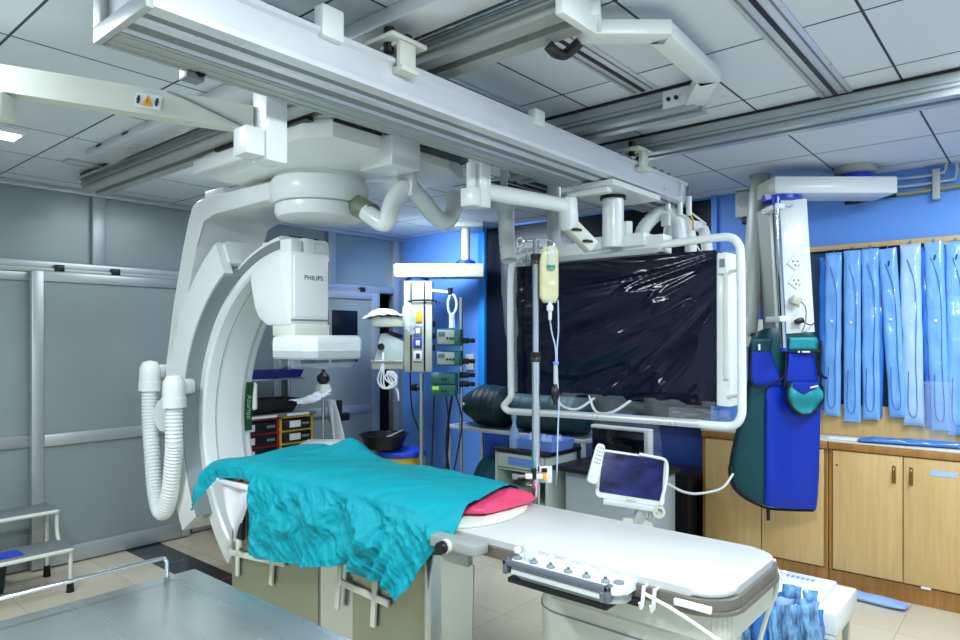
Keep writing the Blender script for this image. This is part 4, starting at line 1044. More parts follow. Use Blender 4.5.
pump(431, 456, 373, 384, teal_case, teal_case, 'dark green syringe pump just above the one with a lime display', knobs=2)
pump(431, 456, 384.4, 396, teal_case, teal_case, 'lowest green syringe pump with a bright lime display', lcd=lime, knobs=2)
w = MB().bx(XR-.02, XR-.001, 4.36+.09, 4.36+.19, 1.30, 1.46, .004).build('wall_plate', white2); tag(w, 'small white wall plate on the blue wall behind the pumps', 'wall plate')
# dark cables under the pumps
for k, (pxs, lab) in enumerate(((((446, 396), (449, 430), (446, 470), (444, 490)), 'leftmost black cable hanging below the pumps'), (((452, 396), (448, 425), (447, 455), (452, 490)), 'thick black cable bundle below the pumps'),
                  (((455, 392), (462, 420), (458, 450), (452, 480)), 'right-hand black cable hanging below the pumps'), (((434, 396), (433, 430), (431, 480)), 'thin black cable hanging left of the pumps'), (((410, 372), (412, 410), (420, 435), (424, 470)), 'thin black cable hanging down from the far column'))):
    b = MB(); b.tube(spline([at(x, y, D=5.78 if k < 4 else 6.2) for x, y in pxs], 8), .012 if k == 1 else .007, 7); o = b.build('hanging_cable', black); tag(o, lab, 'cable')

# ------------------------------------------------------------------ bench with rolled aprons
t = thing('apron_bench', 'white pipe bench carrying dark green rolled aprons under the dark window', 'bench', (4.5, 3.6, 0))
by0, by1, bxa, bxb = 2.75, 4.22, 4.50, 4.98
b = MB()
for x in (bxa, bxb): b.bx(x-.015, x+.015, by0, by1, .80, .83, .004)
for y in (by0+.015, by1-.015): b.bx(bxa, bxb, y-.015, y+.015, .80, .83, .004)
b.build('bench_frame', grey_pl, t)
MB().bx(bxa+.015, bxb-.015, by0+.03, by1-.03, .805, .822).build('bench_top', midgrey, t)
for x in (bxa, bxb):
    for y in (by0+.02, by1-.02): MB().bx(x-.015, x+.015, y-.015, y+.015, 0, .80, .003).build('leg', grey_pl, t)
def bolster(y0, y1, x, r, m, label, seed, tip):
    def f(u, v):
        a = 2*math.pi*v; y = y1+(y0-y1)*u
        k = min(1, (u/tip)**.6 if u < tip else 1); k2 = min(1, ((1-u)/.12)**.5 if u > .88 else 1)
        rr = r*max(.02, k*k2)*(1+.06*noise.noise(V((u*5, math.cos(a)*1.5, math.sin(a)*1.5+seed)))+.015*math.sin(u*60))
        c, s = math.cos(a), math.sin(a)
        return V((x+rr*c*1.05, y, .832+r*.95+rr*s*(1 if s > 0 else .95)))
    b = MB(); b.loft([[f(i/50, j/28) for j in range(28)] for i in range(51)])
    t = thing('rolled_apron', label, 'rolled apron', (x, (y0+y1)/2, .832)); b.build('roll', m, t, angle=60)
    return t
t = bolster(3.62, 4.25, 4.72, .185, mat('very_dark_green_nylon', (6, 42, 46), .5, bump=.2, bscale=14), 'dark green rolled apron with a pale stud, at the left end of the bench', 1, .45)
st = at(463.5, 404, X=4.56); MB().box(st, (.02, .022, .022), .004).build('stud', paper, t)
bolster(2.80, 3.60, 4.72, .18, mat('dark_teal_nylon', (8, 62, 70), .5, bump=.3, bscale=14), 'teal rolled apron on the bench behind the drip pole', 4, .10)
# bag under the bench
def bagf(u, v):
    a = 2*math.pi*v; k = math.sin(math.pi*min(.97, u*.9+.04))**.45
    return V((4.79+.17*k*math.cos(a), 3.86+.27*k*math.sin(a)+.03*noise.noise(V((u*4, v*6, 2))), .01+.52*u+.02*noise.noise(V((u*5, math.cos(a)*2, 7)))))
b = MB(); b.loft([[bagf(i/24, j/28) for j in range(28)] for i in range(25)]); o = b.build('cloth_bag', mat('slate_teal_cloth', (32, 92, 110), .7, bump=.3, bscale=20), angle=70); tag(o, 'slate teal cloth bag on the floor under the bench', 'bag')

# ------------------------------------------------------------------ side cart with blue tray
t = thing('instrument_cart', 'grey drawer cart with dark top standing under the big monitor', 'cart', (4.1, 2.9, 0))
cx0, cx1, cy0, cy1 = 3.88, 4.28, 2.68, 3.15
b = MB(); b.bx(cx0+.02, cx1, cy0, cy1, .10, .13, .004); b.bx(cx0, cx1, cy0, cy0+.02, .10, .79, .003); b.bx(cx0, cx1, cy1-.02, cy1, .10, .79, .003); b.bx(cx1-.02, cx1, cy0, cy1, .10, .79, .003); b.bx(cx0+.01, cx1, cy0+.02, cy1-.02, .655, .67, .002); b.bx(cx0+.01, cx1, cy0+.02, cy1-.02, .42, .435, .002); b.build('carcass', pale_case, t)
MB().bx(cx0-.02, cx1+.02, cy0-.02, cy1+.02, .79, .815, .005).build('cart_top', black, t)
d = MB().bx(cx0-.008, cx0+.3, cy0+.025, cy1-.025, .678, .782, .006).build('drawer', pale_case, t)
MB().bx(cx0-.012, cx0-.007, cy0+.12, cy0+.34, .70, .755, .004).build('label_plate', pale_blue_pl, d)
for x in (cx0+.04, cx1-.04):
    for y in (cy0+.04, cy1-.04): b = MB(); b.cyl((x-.012, y, .05), (x+.012, y, .05), .05, n=16); b.build('caster', rubber, t)
b = MB(); b.lathe([(0, .436), (.07, .436), (.11, .54), (.118, .545), (.10, .55), (.06, .46), (0, .455)], (4.02, 2.95, 0), 22); o = b.build('steel_bowl', steel); tag(o, 'steel bowl on the open shelf of the grey drawer cart', 'bowl')
t = thing('blue_tray', 'blue plastic tray on top of the grey drawer cart', 'tray', (4.05, 2.82, .816))
b = MB(); b.loft([[V((x, y, z)) for x, y in rrect(3.93-e, 4.20+e, 2.67-e, 2.99+e, .02)] for z, e in ((.8165, 0), (.89, .012), (.89, .006), (.83, -.004))]); b.build('tray_body', pale_blue_pl, t)
for k, (dx_, dy_, h) in enumerate(((4.00, 2.90, .10), (4.07, 2.84, .085), (4.02, 2.76, .09), (4.12, 2.74, .085))):
    b = MB(); b.lathe([(0, .831), (.022, .831), (.022, .831+h*.7), (.014, .831+h*.8), (.014, .831+h), (0, .831+h)], (dx_, dy_, 0), 14); o = b.build('vial', clear); tag(o, ['clear vial at the left end of the blue tray', 'second clear vial from the left in the blue tray', 'third clear vial from the left in the blue tray', 'clear vial at the right end of the blue tray'][k], 'vial', 'vials in the blue tray')
p = at(531, 440, D=4.72)
b = MB(); b.lathe([(0, .816), (.035, .816), (.035, .93), (.014, .985), (.013, 1.03), (.018, 1.03), (.018, 1.07), (0, 1.07)], (3.93, 3.01, 0), 18); o = b.build('spray_bottle', mat('pale_blue_bottle', (150, 186, 220), .1, alpha=.7)); tag(o, 'pale blue bottle at the left corner of the drawer cart top', 'bottle')

# ------------------------------------------------------------------ workstation trolley with wrapped monitor
t = thing('console_trolley', 'light grey console trolley with black top behind the table', 'trolley', (4.2, 2.35, 0))
MB().bx(3.98, 4.42, 1.98, 2.60, .06, .70, .012).build('trolley_body', mat('cool_grey_enamel', (168, 180, 188), .35), t)
MB().bx(3.90, 4.44, 1.95, 2.66, .70, .735, .010).build('trolley_top', black, t)
for x in (4.02, 4.38):
    for y in (2.03, 2.55): b = MB(); b.cyl((x-.01, y, .03), (x+.01, y, .03), .03, n=14); b.build('caster', rubber, t)
t = thing('console_monitor', 'dark monitor wrapped in clear plastic on the console trolley', 'monitor', (4.22, 2.32, .735))
MB().bx(4.22, 4.27, 2.08, 2.53, .76, .995, .012).build('monitor_body', black, t)
MB().bx(4.213, 4.221, 2.10, 2.51, .78, .975, .003).build('screen', screen_black, t)
b = MB(); b.bx(4.21, 4.28, 2.075, 2.535, 0.975, 1.000, .01); b.bx(4.205, 4.28, 2.075, 2.115, .76, .985, .01); b.build('bezel', white, t)
b = MB(); b.bx(4.22, 4.27, 2.26, 2.36, .74, .78, .006); b.bx(4.15, 4.36, 2.18, 2.44, .735, .75, .006); b.build('monitor_stand', black, t)
def mw(u, v):
    y = 2.56-.51*u; k = noise.noise(V((u*8, v*7, 4)))
    fl_ = .05*(max(0, abs(u-.5)-.4)/.1)*(v)
    return (4.30-.02*k-.03*v, y+math.copysign(fl_, .5-u), 1.075-.32*v+.01*k)
b = MB(); b.sheet(mw, 40, 24); b.build('plastic_wrap', film, t, angle=80)

# bedside touch screen on a stand
tc_ = at(633, 476, D=3.25)
t = thing('touch_screen', 'tilted touch screen on a white stand beyond the table', 'touch screen', (tc_.x, tc_.y, 0), -R(49.64+6))
wl = .34; tl = Matrix.Rotation(R(-24), 3, 'X') @ Matrix.Rotation(R(3), 3, 'Y')
c0 = V((0, 0, tc_.z))
rotb = Matrix.Rotation(R(7.5), 3, 'Y') @ Matrix.Rotation(R(-22), 3, 'X')
def TS(x, y, z): return c0+rotb@V((x, y, z))
b = MB(); b.prism([TS(x, .0, z) for x, z in rrect(-.17, .155, -.125, .11, .02)], rotb@V((0, .03, 0)), .004); b.build('screen_frame', white, t, local=True)
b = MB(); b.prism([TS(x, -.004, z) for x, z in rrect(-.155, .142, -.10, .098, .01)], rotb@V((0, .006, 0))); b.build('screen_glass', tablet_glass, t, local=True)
b = MB(); b.box(TS(-.165, -.006, -.05), (.014, .006, .06), .002, rotb); b.box(TS(0, -.006, -.112), (.04, .006, .014), .002, rotb); b.box(TS(0, -.004, .103), (.05, .006, .010), .002, rotb); b.build('white_tabs', white2, t, local=True)
b = MB(); b.tube(spline([TS(.02, -.01, .108), TS(.10, -.012, .104), TS(.15, -.012, .09), TS(.155, -.012, 0), TS(.135, -.012, -.12)], 5), .008, 8); b.build('guard_bow', white, t, local=True)
b = MB(); b.bar(TS(-.13, .02, -.135), TS(.13, .02, -.135), .035, .03, .006); b.build('lower_bar', white, t, local=True)
b = MB(); b.bar(TS(.06, .03, -.13), V((.02, .05, tc_.z-.26)), .05, .035, .006); b.bar(TS(.10, .02, -.13), V((.09, .05, tc_.z-.24)), .03, .03, .006); b.build('tilt_bracket', white, t, local=True)
b = MB(); b.lathe([(0, -.015), (.030, -.015), (.030, .015), (.016, .015), (.016, -.005), (0, -.005)], TS(.135, .02, -.145), 18, Matrix.Rotation(R(90), 3, 'X')); b.build('pivot_ring', white2, t, local=True)
b = MB(); b.bx(-.05, .10, .02, .12, .06, tc_.z-.21, .015); b.build('stand_column', white2, t, local=True)
b = MB(); b.bx(-.22, .26, -.12, .28, .0, .06, .02); b.build('stand_foot', grey_pl, t, local=True)
# remote control clipped to the screen's left edge
rc0 = at(596.5, 463, D=3.16); rrt = Matrix.Rotation(-R(49.6), 3, 'Z') @ Matrix.Rotation(R(17), 3, 'Y') @ Matrix.Rotation(R(-14), 3, 'X')
t = thing('hand_control', 'white hand control with small buttons at the left edge of the touch screen', 'remote control', rc0)
b = MB(); b.prism([rc0+rrt@V((x, -.012, z)) for x, z in [(-.026, -.085), (-.018, -.098), (.018, -.098), (.027, -.08), (.024, .0), (.022, .075), (.014, .092), (-.014, .092), (-.022, .075), (-.024, 0)]], rrt@V((0, .024, 0)), .005); b.build('control_body', white, t)
b = MB()
for i in range(3):
    for j in range(5): b.box(rc0+rrt@V(((i-1)*.012, -.0135, .072-j*.018)), (.006, .004, .006), .001, rrt)
b.build('buttons', midgrey, t)
b = MB(); b.tube(spline([at(668, 484, D=3.4), at(684, 492, D=3.6), at(700, 493.5, D=3.8), at(722, 488, D=4.0), at(733, 474, D=4.1)], 8), .007, 8); o = b.build('white_lead', white); tag(o, 'white lead sagging from the touch screen towards the hanging apron', 'cable')
# small dark cabinet behind, between window wall and wooden cupboards
b = MB(); b.bx(4.70, 5.1, 2.0, 2.35, .02, .62, .01); b.bx(4.69, 4.70, 2.04, 2.31, .06, .58, .004); o = b.build('dark_cabinet', black); tag(o, 'low black cabinet left of the wooden cupboards', 'cabinet')

# ------------------------------------------------------------------ drip pole with bag
ip = at(536, 400, D=2.985)
t = thing('drip_pole', 'steel drip pole behind the table with curled hooks on top', 'drip pole', (ip.x, ip.y, 0))
zt_ = at(536, 240, D=2.985).z; zm = at(536, 357, D=2.985).z
MB().cyl((ip.x, ip.y, .78), (ip.x, ip.y, zm), .0185, n=18).build('outer_pole', chrome, t)
MB().cyl((ip.x, ip.y, zm), (ip.x, ip.y, zt_), .0145, n=18).build('inner_pole', chrome, t)
for z, r in ((zm, .024), (zt_-.085, .024)): b = MB(); b.lathe([(0, -.022), (r, -.022), (r, -.006), (r*.85, 0), (r, .006), (r, .022), (0, .022)], (ip.x, ip.y, z), 18); b.build('collar', black, t)
def IP(px, py, dd=0): return at(px, py, D=2.985+dd)
b = MB(); b.tube(spline([IP(536, 239), IP(528, 240), IP(521, 237.5), IP(517, 240), IP(518.5, 246), IP(523, 243), IP(522, 238)], 6), .0045, 7); b.tube(spline([IP(536, 240), IP(526, 241, .06), IP(520, 241.5, .1), IP(517, 246, .12), IP(518, 249, .12)], 6), .0045, 7)
b.tube(spline([IP(536, 239.5), IP(545, 239.5), IP(551, 241), IP(554, 244), IP(553, 247)], 6), .0045, 7); b.build('hooks', chrome, t)
b = MB(); b.tube(spline([IP(527, 250), IP(526, 258), IP(523, 265)], 5), .003, 6); b.build('wire_tail', chrome, t)
MB().bx(2.4195, ip.x+.03, ip.y-.03, ip.y+.03, .81, .875, .006).build('rail_clamp', black, t)
# three-way taps clamped on the pole
zc_ = IP(536, 475)
t = thing('tap_manifold', 'white plate with black and orange taps clamped on the drip pole', 'tap', zc_)
MB().box(zc_+RT*.035+FW*.012, (.075, .006, .075), .003, Matrix.Rotation(-R(49.6), 3, 'Z')).build('plate', paper, t)
MB().box(zc_-FW*.025, (.10, .022, .024), .005, Matrix.Rotation(-R(49.6), 3, 'Z')).build('manifold_body', white, t)
for dx_, m in ((-.01, black), (.035, orange)):
    b = MB(); p = zc_+RT*dx_-FW*.03; b.cyl(p-V((0, 0, .012)), p+V((0, 0, .022)), .011, n=12); b.build('tap', m, t)
for dx_ in (-.012, .034):
    b = MB(); p = zc_+RT*dx_-FW*.03; b.cyl(p+V((0, 0, .02)), p+V((0, 0, .034)), .013, n=12); b.build('tap_cap', black, t)
b = MB(); p = zc_-RT*.05-FW*.03; b.tube([p, p-RT*.04+V((0, 0, .0))], .008, 10); b.lathe([(0, -.01), (.014, -.01), (.014, .01), (0, .01)], p-RT*.045, 12); b.build('side_port', midgrey, t)
# fluid bag
bgc = IP(550, 246, -.02)
t = thing('fluid_bag', 'pale yellow fluid bag with green-banded tube hanging on the drip pole', 'drip bag', (bgc.x, bgc.y, bgc.z), -R(49.6))
k = 2.965/FP
rows = []
for i in range(19):
    u = i/18; z = (246-302*1)*0
    py = 246+57*u
    x0 = -10.5+(3.5*max(0, 1-u/.25)); x1 = 8.5-(2*max(0, 1-u/.12))
    if u > .9: x0 += (u-.9)*40; x1 -= (u-.9)*30
    rows.append(((246-py)*k, x0*k, x1*k))
b = MB(); b.pouch(rows, .035, 12, lambda x, z: .004*noise.noise(V((x*40, z*30, 1)))); b.build('bag_body', bag_yellow, t, local=True, angle=70)
b = MB(); b.cyl((.002, -.026, (246-247)*k), (.002, -.026, (246-270)*k), .0175, n=14); b.build('additive_tube', clear, t, local=True)
b = MB(); b.cyl((.002, -.026, (246-266)*k), (.002, -.026, (246-269)*k), .0182, n=14); b.build('green_band', mat('green_plastic', (20, 150, 120), .4), t, local=True)
b = MB(); b.lathe([(0, 0), (.009, 0), (.009, -.02), (.015, -.024), (.015, -.045), (.008, -.052), (.008, -.085), (.004, -.09), (0, -.09)], (0, 0, (246-300)*k), 14); b.build('drip_chamber', mat('white_clear_plastic', (228, 232, 240), .15, alpha=.85), t, local=True)
b = MB(); b.tube(spline([IP(550, 320), IP(552, 333), IP(555, 345), IP(556, 357), IP(555.5, 375), IP(555.5, 390)], 6), .0035, 7); b.tube(spline([IP(558, 300), IP(558.5, 330), IP(557, 350), IP(557.5, 380), IP(559, 400), IP(558, 430), IP(557, 470), IP(556, 485, .1)], 6), .0035, 7); b.build('drip_tube', mat('tube_plastic', (190, 208, 236), .15, alpha=.8), t)
b = MB(); b.box(IP(556, 363), (.02, .02, .014), .003); b.build('roller_clamp', pale_blue_pl, t)
b = MB(); b.cyl(IP(555.5, 365), IP(555.5, 384), .009, n=12); b.build('white_connector', grey_pl, t)
pb2 = IP(555.2, 404.5); s_ = k
b = MB(); b.lathe([(0, 0), (.006, .0), (.012, .018), (.018, .035), (.020, .05), (.016, .07), (.008, .082), (.004, .09), (0, .09)], pb2, 18); b.build('squeeze_bulb', black, t)
# ================================================================== right pendant with hanging aprons
DR = 4.2
pr = at(797, 260, D=DR)+FW*.13
tilt = Matrix.Rotation(R(-3.0), 4, 'Y')
t = thing('service_pendant', 'near white service column with wall sockets hanging from a pivoting arm on the right', 'pendant', (pr.x, pr.y, 2.5), -R(49.64))
rx = lambda px: (px-797)*DR/FP
rz = lambda py: HC+(338.3-py)*DR/FP-2.5
B = lambda x0, x1, y0, y1, z0, z1, bev=.006: MB().bx(x0, x1, y0, y1, z0, z1, bev)
def tl_(mb):        # the loaded column leans a little from its pivot
    mb.bm.transform(Matrix.Translation((0, 0, rz(196))) @ Matrix.Rotation(R(-3.4), 4, 'Y') @ Matrix.Translation((0, 0, -rz(196)))); return mb
yA = .05
tl_(B(rx(781), rx(810), -.09, .16, rz(333), rz(198), .004)).build('column', white, t, local=True)
tl_(B(rx(777.5), rx(781), -.06, .15, rz(333), rz(200), .002)).build('side_channel', black, t, local=True)
tl_(B(rx(773.5), rx(777.5), -.05, .14, rz(331), rz(203), .002)).build('side_profile', pipe_m, t, local=True)
b = MB(); b.lathe([(0, rz(199)), (.095, rz(199)), (.118, rz(197)), (.118, rz(191)), (.10, rz(190)), (0, rz(190))], (rx(791), 0, 0), 28); b.build('pivot_ring', deep_blue, t, local=True)
b = MB(); b.bx(rx(775), rx(898), -.13, .13, rz(193), rz(176), .010); b.build('swing_arm', white, t, local=True)
B(rx(773.8), rx(775.2), -.125, .125, rz(192.6), rz(176.4), .004).build('arm_end', beige, t, local=True)
b = MB(); b.lathe([(0, rz(177)), (.11, rz(177)), (.112, rz(173)), (.10, rz(170)), (0, rz(170))], (rx(867), .0, 0), 28); b.build('ceiling_pivot', deep_blue, t, local=True)
b = MB(); b.lathe([(0, rz(170)), (.10, rz(170)), (.125, rz(168)), (.125, 2.7185-2.5), (0, 2.7185-2.5)], (rx(867), .0, 0), 28); b.build('ceiling_flange', pipe_m, t, local=True)
# sockets
for i, (px, py) in enumerate(((797.5, 262), (798.5, 281), (801, 299), (801.5, 321))):
    sx = rx(px)-(py-196)*DR/FP*.0; sz = rz(py)
    rr = Matrix.Rotation(R(38), 3, 'Y')
    b = MB(); b.box((sx, -.094, sz), (.072, .010, .072), .004, rr); o = b.build('socket_plate', paper, t, local=True)
    if i < 2:
        b = MB()
        for a, c in ((-.014, .008), (.014, .008), (0, -.016)): b.cyl(V((sx+a, -.0985, sz+c)), V((sx+a, -.1005, sz+c)), .0055, n=8)
        b.build('socket_holes', ink, o, local=True)
        b = MB(); b.box((sx+.022, -.1, sz-.02), (.012, .004, .018), .001, rr); b.build('switch', grey_pl, o, local=True)
    elif i == 2:
        b = MB(); b.box((sx-.03, -.125, sz-.01), (.06, .05, .055), .012, Matrix.Rotation(R(25), 3, 'Y')); b.build('plug', beige, o, local=True)
    else:
        b = MB(); b.box((sx-.01, -.12, sz), (.055, .045, .035), .012, Matrix.Rotation(R(-20), 3, 'Y')); b.build('plug', black, o, local=True)
b = MB(); b.tube(spline([(rx(799), -.14, rz(300)), (rx(804), -.15, rz(308)), (rx(804), -.15, rz(322)), (rx(801), -.14, rz(332))], 6), .004, 7); b.build('plug_cord', midgrey, t, local=True)
b = MB(); b.tube(spline([(rx(803), -.13, rz(322)), (rx(810), -.14, rz(325)), (rx(816), -.12, rz(322))], 6), .004, 7); b.build('plug_cord', black, t, local=True)
b = MB(); b.tube(spline([(rx(783), -.095, rz(204)), (rx(789), -.11, rz(206)), (rx(793), -.10, rz(206)), (rx(795), -.095, rz(203))], 6), .003, 6); b.build('hook_wire', chrome, t, local=True)
# pole at the left side of the column
b = MB(); b.tube([(rx(770.5), -.215, rz(207)), (rx(777.5), -.215, rz(348))], .020, 14); b.build('side_pole', chrome, t, local=True)
b = MB(); b.tube([(rx(770.2), -.215, rz(199)), (rx(770.6), -.215, rz(208))], .024, 14); b.build('pole_cap', deep_blue, t, local=True)
for py, px in ((209, 772), (319, 776)): B(rx(px-4), rx(px+5), -.24, -.03, rz(py+3), rz(py-2.5), .004).build('pole_bracket', white, t, local=True)
b = MB(); b.cyl((rx(777.5), -.215, rz(347.5)), (rx(777.7), -.215, rz(351)), .021, n=14); b.build('pole_tip', deep_blue, t, local=True)
B(rx(760), rx(806), -.02, .02, rz(337), rz(333), .004).build('apron_hanger', black, t, local=True)

# conduit pipe hanging from the arm's end
t = thing('conduit_pipe', 'grey slanting conduit pipe left of the near white column', 'pipe', at(756, 175, D=4.25))
b = MB(); b.tube(spline([at(760, 163, D=4.55), at(760, 178, D=4.54), at(757, 215, D=4.52), at(751, 290, D=4.5), at(747, 336, D=4.5)], 6), [.068]*5+[.062]*20, 18); b.build('pipe_body', pipe_m, t)
p = at(760, 163, D=4.55); b = MB(); b.cyl(p-V((0, 0, .01)), V((p.x, p.y, H-.0015)), .085, .075, n=20); b.build('ceiling_socket', pipe_m, t)

# lead apron on the pendant
DA = 4.20
pa_ = at(779, 338.5, D=DA)+FW*.06
t = thing('lead_apron', 'bottle green and royal blue lead apron hanging below the near white column', 'apron', (pa_.x, pa_.y, pa_.z), -R(49.64))
ax = lambda px: (px-778)*DA/FP
az = lambda py: (338.3-py)*DA/FP
def rowsof(tab, n=26):
    """tab: (py, px0, px1) -> evenly spaced rows"""
    out = []
    for i in range(n+1):
        py = tab[0][0]+(tab[-1][0]-tab[0][0])*i/n
        for a, b_ in zip(tab, tab[1:]):
            if a[0] <= py <= b_[0]+1e-6:
                k_ = (py-a[0])/max(1e-6, b_[0]-a[0]); out.append((az(py), ax(a[1]+(b_[1]-a[1])*k_), ax(a[2]+(b_[2]-a[2])*k_))); break
    return out
wav = lambda s, a=.012: (lambda x, z: a*math.sin(x*16+s+z*2)+a*1.2*noise.noise(V((x*6, z*4, s)))) 
body = [(328, 768, 793), (332, 757, 815), (338, 753, 819), (350, 751, 818.5), (366, 751, 816), (374, 752, 818), (380, 751, 824), (386, 751, 824), (402, 748, 823), (419, 744, 822.5), (445, 737.5, 822), (465, 734, 821.5), (477, 733.5, 821), (488, 737, 820.5), (498, 746, 820), (504, 757, 819.5), (509, 772, 819), (512, 795, 818)]
def front(w, dy):
    return lambda x, z: w(x, z)+dy
W = wav(1, .014)
b = MB(); b.pouch(rowsof(body, 40), .036, 24, front(W, 0), .06); b.build('apron_body', apron_green, t, local=True, angle=70)
blue = [(384, 768, 822.5), (400, 766, 822), (440, 765.5, 821), (480, 765, 820), (500, 765, 819), (507.5, 766, 818.2), (511, 790, 817.5)]
b = MB(); b.pouch(rowsof(blue, 30), .022, 18, front(W, -.027), .05); b.build('front_panel', apron_blue, t, local=True, angle=70)
ch = [(346, 752, 769), (352, 751, 771), (365, 750, 776), (378, 750, 781), (384, 752, 783), (386, 758, 781)]
b = MB(); b.pouch(rowsof(ch, 16), .02, 10, front(wav(3, .006), -.040), .08); b.build('chest_panel', apron_blue, t, local=True, angle=70)
sh = [(338, 753, 774), (342, 750, 772), (352, 750.5, 771)]
b = MB(); b.pouch(rowsof(sh, 8), .022, 8, front(wav(3, .006), -.045), .08); b.build('shoulder_panel', apron_green, t, local=True, angle=70)
rs = [(351, 788, 814), (365, 787, 816), (378, 785, 818), (386, 786, 817)]
b = MB(); b.pouch(rowsof(rs, 14), .022, 12, front(wav(5, .006), -.048), .08); b.build('shoulder_panel', apron_blue, t, local=True, angle=70)
st_ = [(337, 789, 817), (343, 788.5, 818.5), (350, 788, 818)]
b = MB(); b.pouch(rowsof(st_, 8), .022, 10, front(wav(5, .006), -.050), .08); b.build('shoulder_patch', apron_teal, t, local=True, angle=70)
# black binding
def bind(pts, r=.006, dy=-.03):
    q = spline([(ax(x), dy+W(ax(x), az(y)), az(y)) for x, y in pts], 6); b = MB(); b.tube(q, r, 7); return b
bind([(757, 333), (752, 350), (751, 380), (747, 405), (738, 442), (733.5, 466), (734, 482), (739, 492), (747, 499.5), (758, 505.5), (772, 510.5), (795, 513), (818, 513)], .008, -.0).build('binding', black_cloth, t, local=True)
bind([(820, 346), (823, 376), (822.5, 400), (821.5, 440), (821, 480), (818.5, 512)], .006, -.005).build('binding', black_cloth, t, local=True)
bind([(750, 352), (749, 380), (757, 387), (770, 384), (781, 379), (784, 374)], .007, -.058).build('binding', black_cloth, t, local=True)
bind([(787, 338), (786, 350), (785, 372), (784, 390)], .007, -.062).build('binding', black_cloth, t, local=True)
bind([(787, 351.5), (800, 351), (818, 351)], .011, -.066).build('black_band', black_cloth, t, local=True)
bind([(818, 340), (818.5, 352), (818, 372), (824, 378)], .009, -.058).build('binding', black_cloth, t, local=True)
b = MB(); b.box((ax(803), -.085, az(351.5)), (.05, .004, .010), .001); b.build('band_label', paper, t, local=True)
b = MB(); b.box((ax(796), -.084, az(351.5)), (.012, .004, .012), .001); b.build('band_label', paper, t, local=True)
b = MB(); b.bx(ax(769.5), ax(773), -.004, .004, az(523), az(510), .002); b.build('strap', black_cloth, t, local=True)
b = MB(); b.bx(ax(731), ax(736), -.012, .012, az(476), az(468), .004); b.build('side_buckle', black_cloth, t, local=True)
b = MB(); b.bx(ax(757), ax(759), -.066, -.058, az(350), az(344), .001); b.build('small_clip', paper, t, local=True)
# thyroid collar hung over it
t = thing('thyroid_collar', 'teal bib-shaped neck guard with black edge hanging on the lead apron', 'neck guard', (pa_.x, pa_.y, pa_.z), -R(49.64))
co = [(383, 788, 816), (388, 785.5, 819), (396, 785, 819.5), (402, 787, 818), (408, 791, 814.5), (412, 797, 809), (413.5, 801, 806)]
b = MB(); b.pouch(rowsof(co, 18), .016, 14, lambda x, z: -.085+.012*math.sin(z*40)+.006*math.sin(x*60), .1); b.build('collar_cloth', apron_teal, t, local=True, angle=70)
q = spline([(ax(x), -.085, az(y)) for x, y in ((788, 381), (785, 388), (784.5, 397), (787, 403.5), (792, 410), (799, 414), (806, 413.5), (813, 409.5), (818.5, 403), (820, 396), (819, 387), (816, 381))], 5)
b = MB(); b.tube(q, .009, 8); b.build('binding', black_cloth, t, local=True)
b = MB(); b.prism([(ax(x), -.108, az(y)) for x, y in ((788, 381.5), (815, 381.5), (812, 387), (800, 393.5), (791, 388))], (0, .010, 0), .003); b.build('collar_flap', apron_blue, t, local=True)
b = MB(); b.box((ax(809), -.112, az(386)), (.05, .004, .010), .001, Matrix.Rotation(R(-14), 3, 'Y')); b.build('white_tab', paper, t, local=True)

# wall gadgets behind the pipe
p = at(745, 204, X=XR-.05)
t = thing('wall_speaker', 'pale wall box with a round grille high on the blue wall', 'wall box', (XR, p.y, p.z-.1))
MB().bx(XR-.09, XR-.001, p.y-.10, p.y+.06, p.z-.10, p.z+.09, .008).build('box_body', white2, t)
b = MB(); b.cyl((XR-.09, p.y-.0, p.z+.01), (XR-.095, p.y-.0, p.z+.01), .042, n=20); b.build('grille', grey_pl, t)
MB().bx(XR-.07, XR-.002, p.y-.10, p.y+.02, p.z-.15, p.z-.10, .006).build('lower_box', black, t)
p = at(764, 256, X=XR-.1)
t = thing('gas_regulator', 'wall gas regulator with bottles and red tube behind the slanting pipe', 'regulator', (XR, p.y, p.z-.2))
b = MB(); b.bx(XR-.14, XR-.001, p.y-.10, p.y+.06, p.z-.08, p.z+.05, .015); b.build('regulator_body', pipe_m, t)
b = MB(); b.cyl((XR-.08, p.y-.02, p.z+.05), (XR-.08, p.y-.02, p.z+.17), .05, .035, n=16); b.build('control_cap', black, t)
b = MB(); b.cyl((XR-.06, p.y+.02, p.z-.75), (XR-.06, p.y+.02, p.z-.08), .018, n=12); b.build('red_tube', mat('dark_red_tube', (130, 40, 34), .5), t)
b = MB(); b.lathe([(0, -.42), (.06, -.42), (.065, -.2), (.03, -.15), (0, -.15)], (XR-.08, p.y+.10, p.z), 18); b.build('suction_jar', clear, t)
MB().bx(XR-.12, XR-.001, p.y-.02, p.y+.16, p.z-.66, p.z-.46, .01).build('lower_unit', white2, t)
b = MB(); b.box((XR-.08, p.y-.02, p.z-.42), (.06, .09, .07), .02); b.build('blue_valve', blue_pl, t)

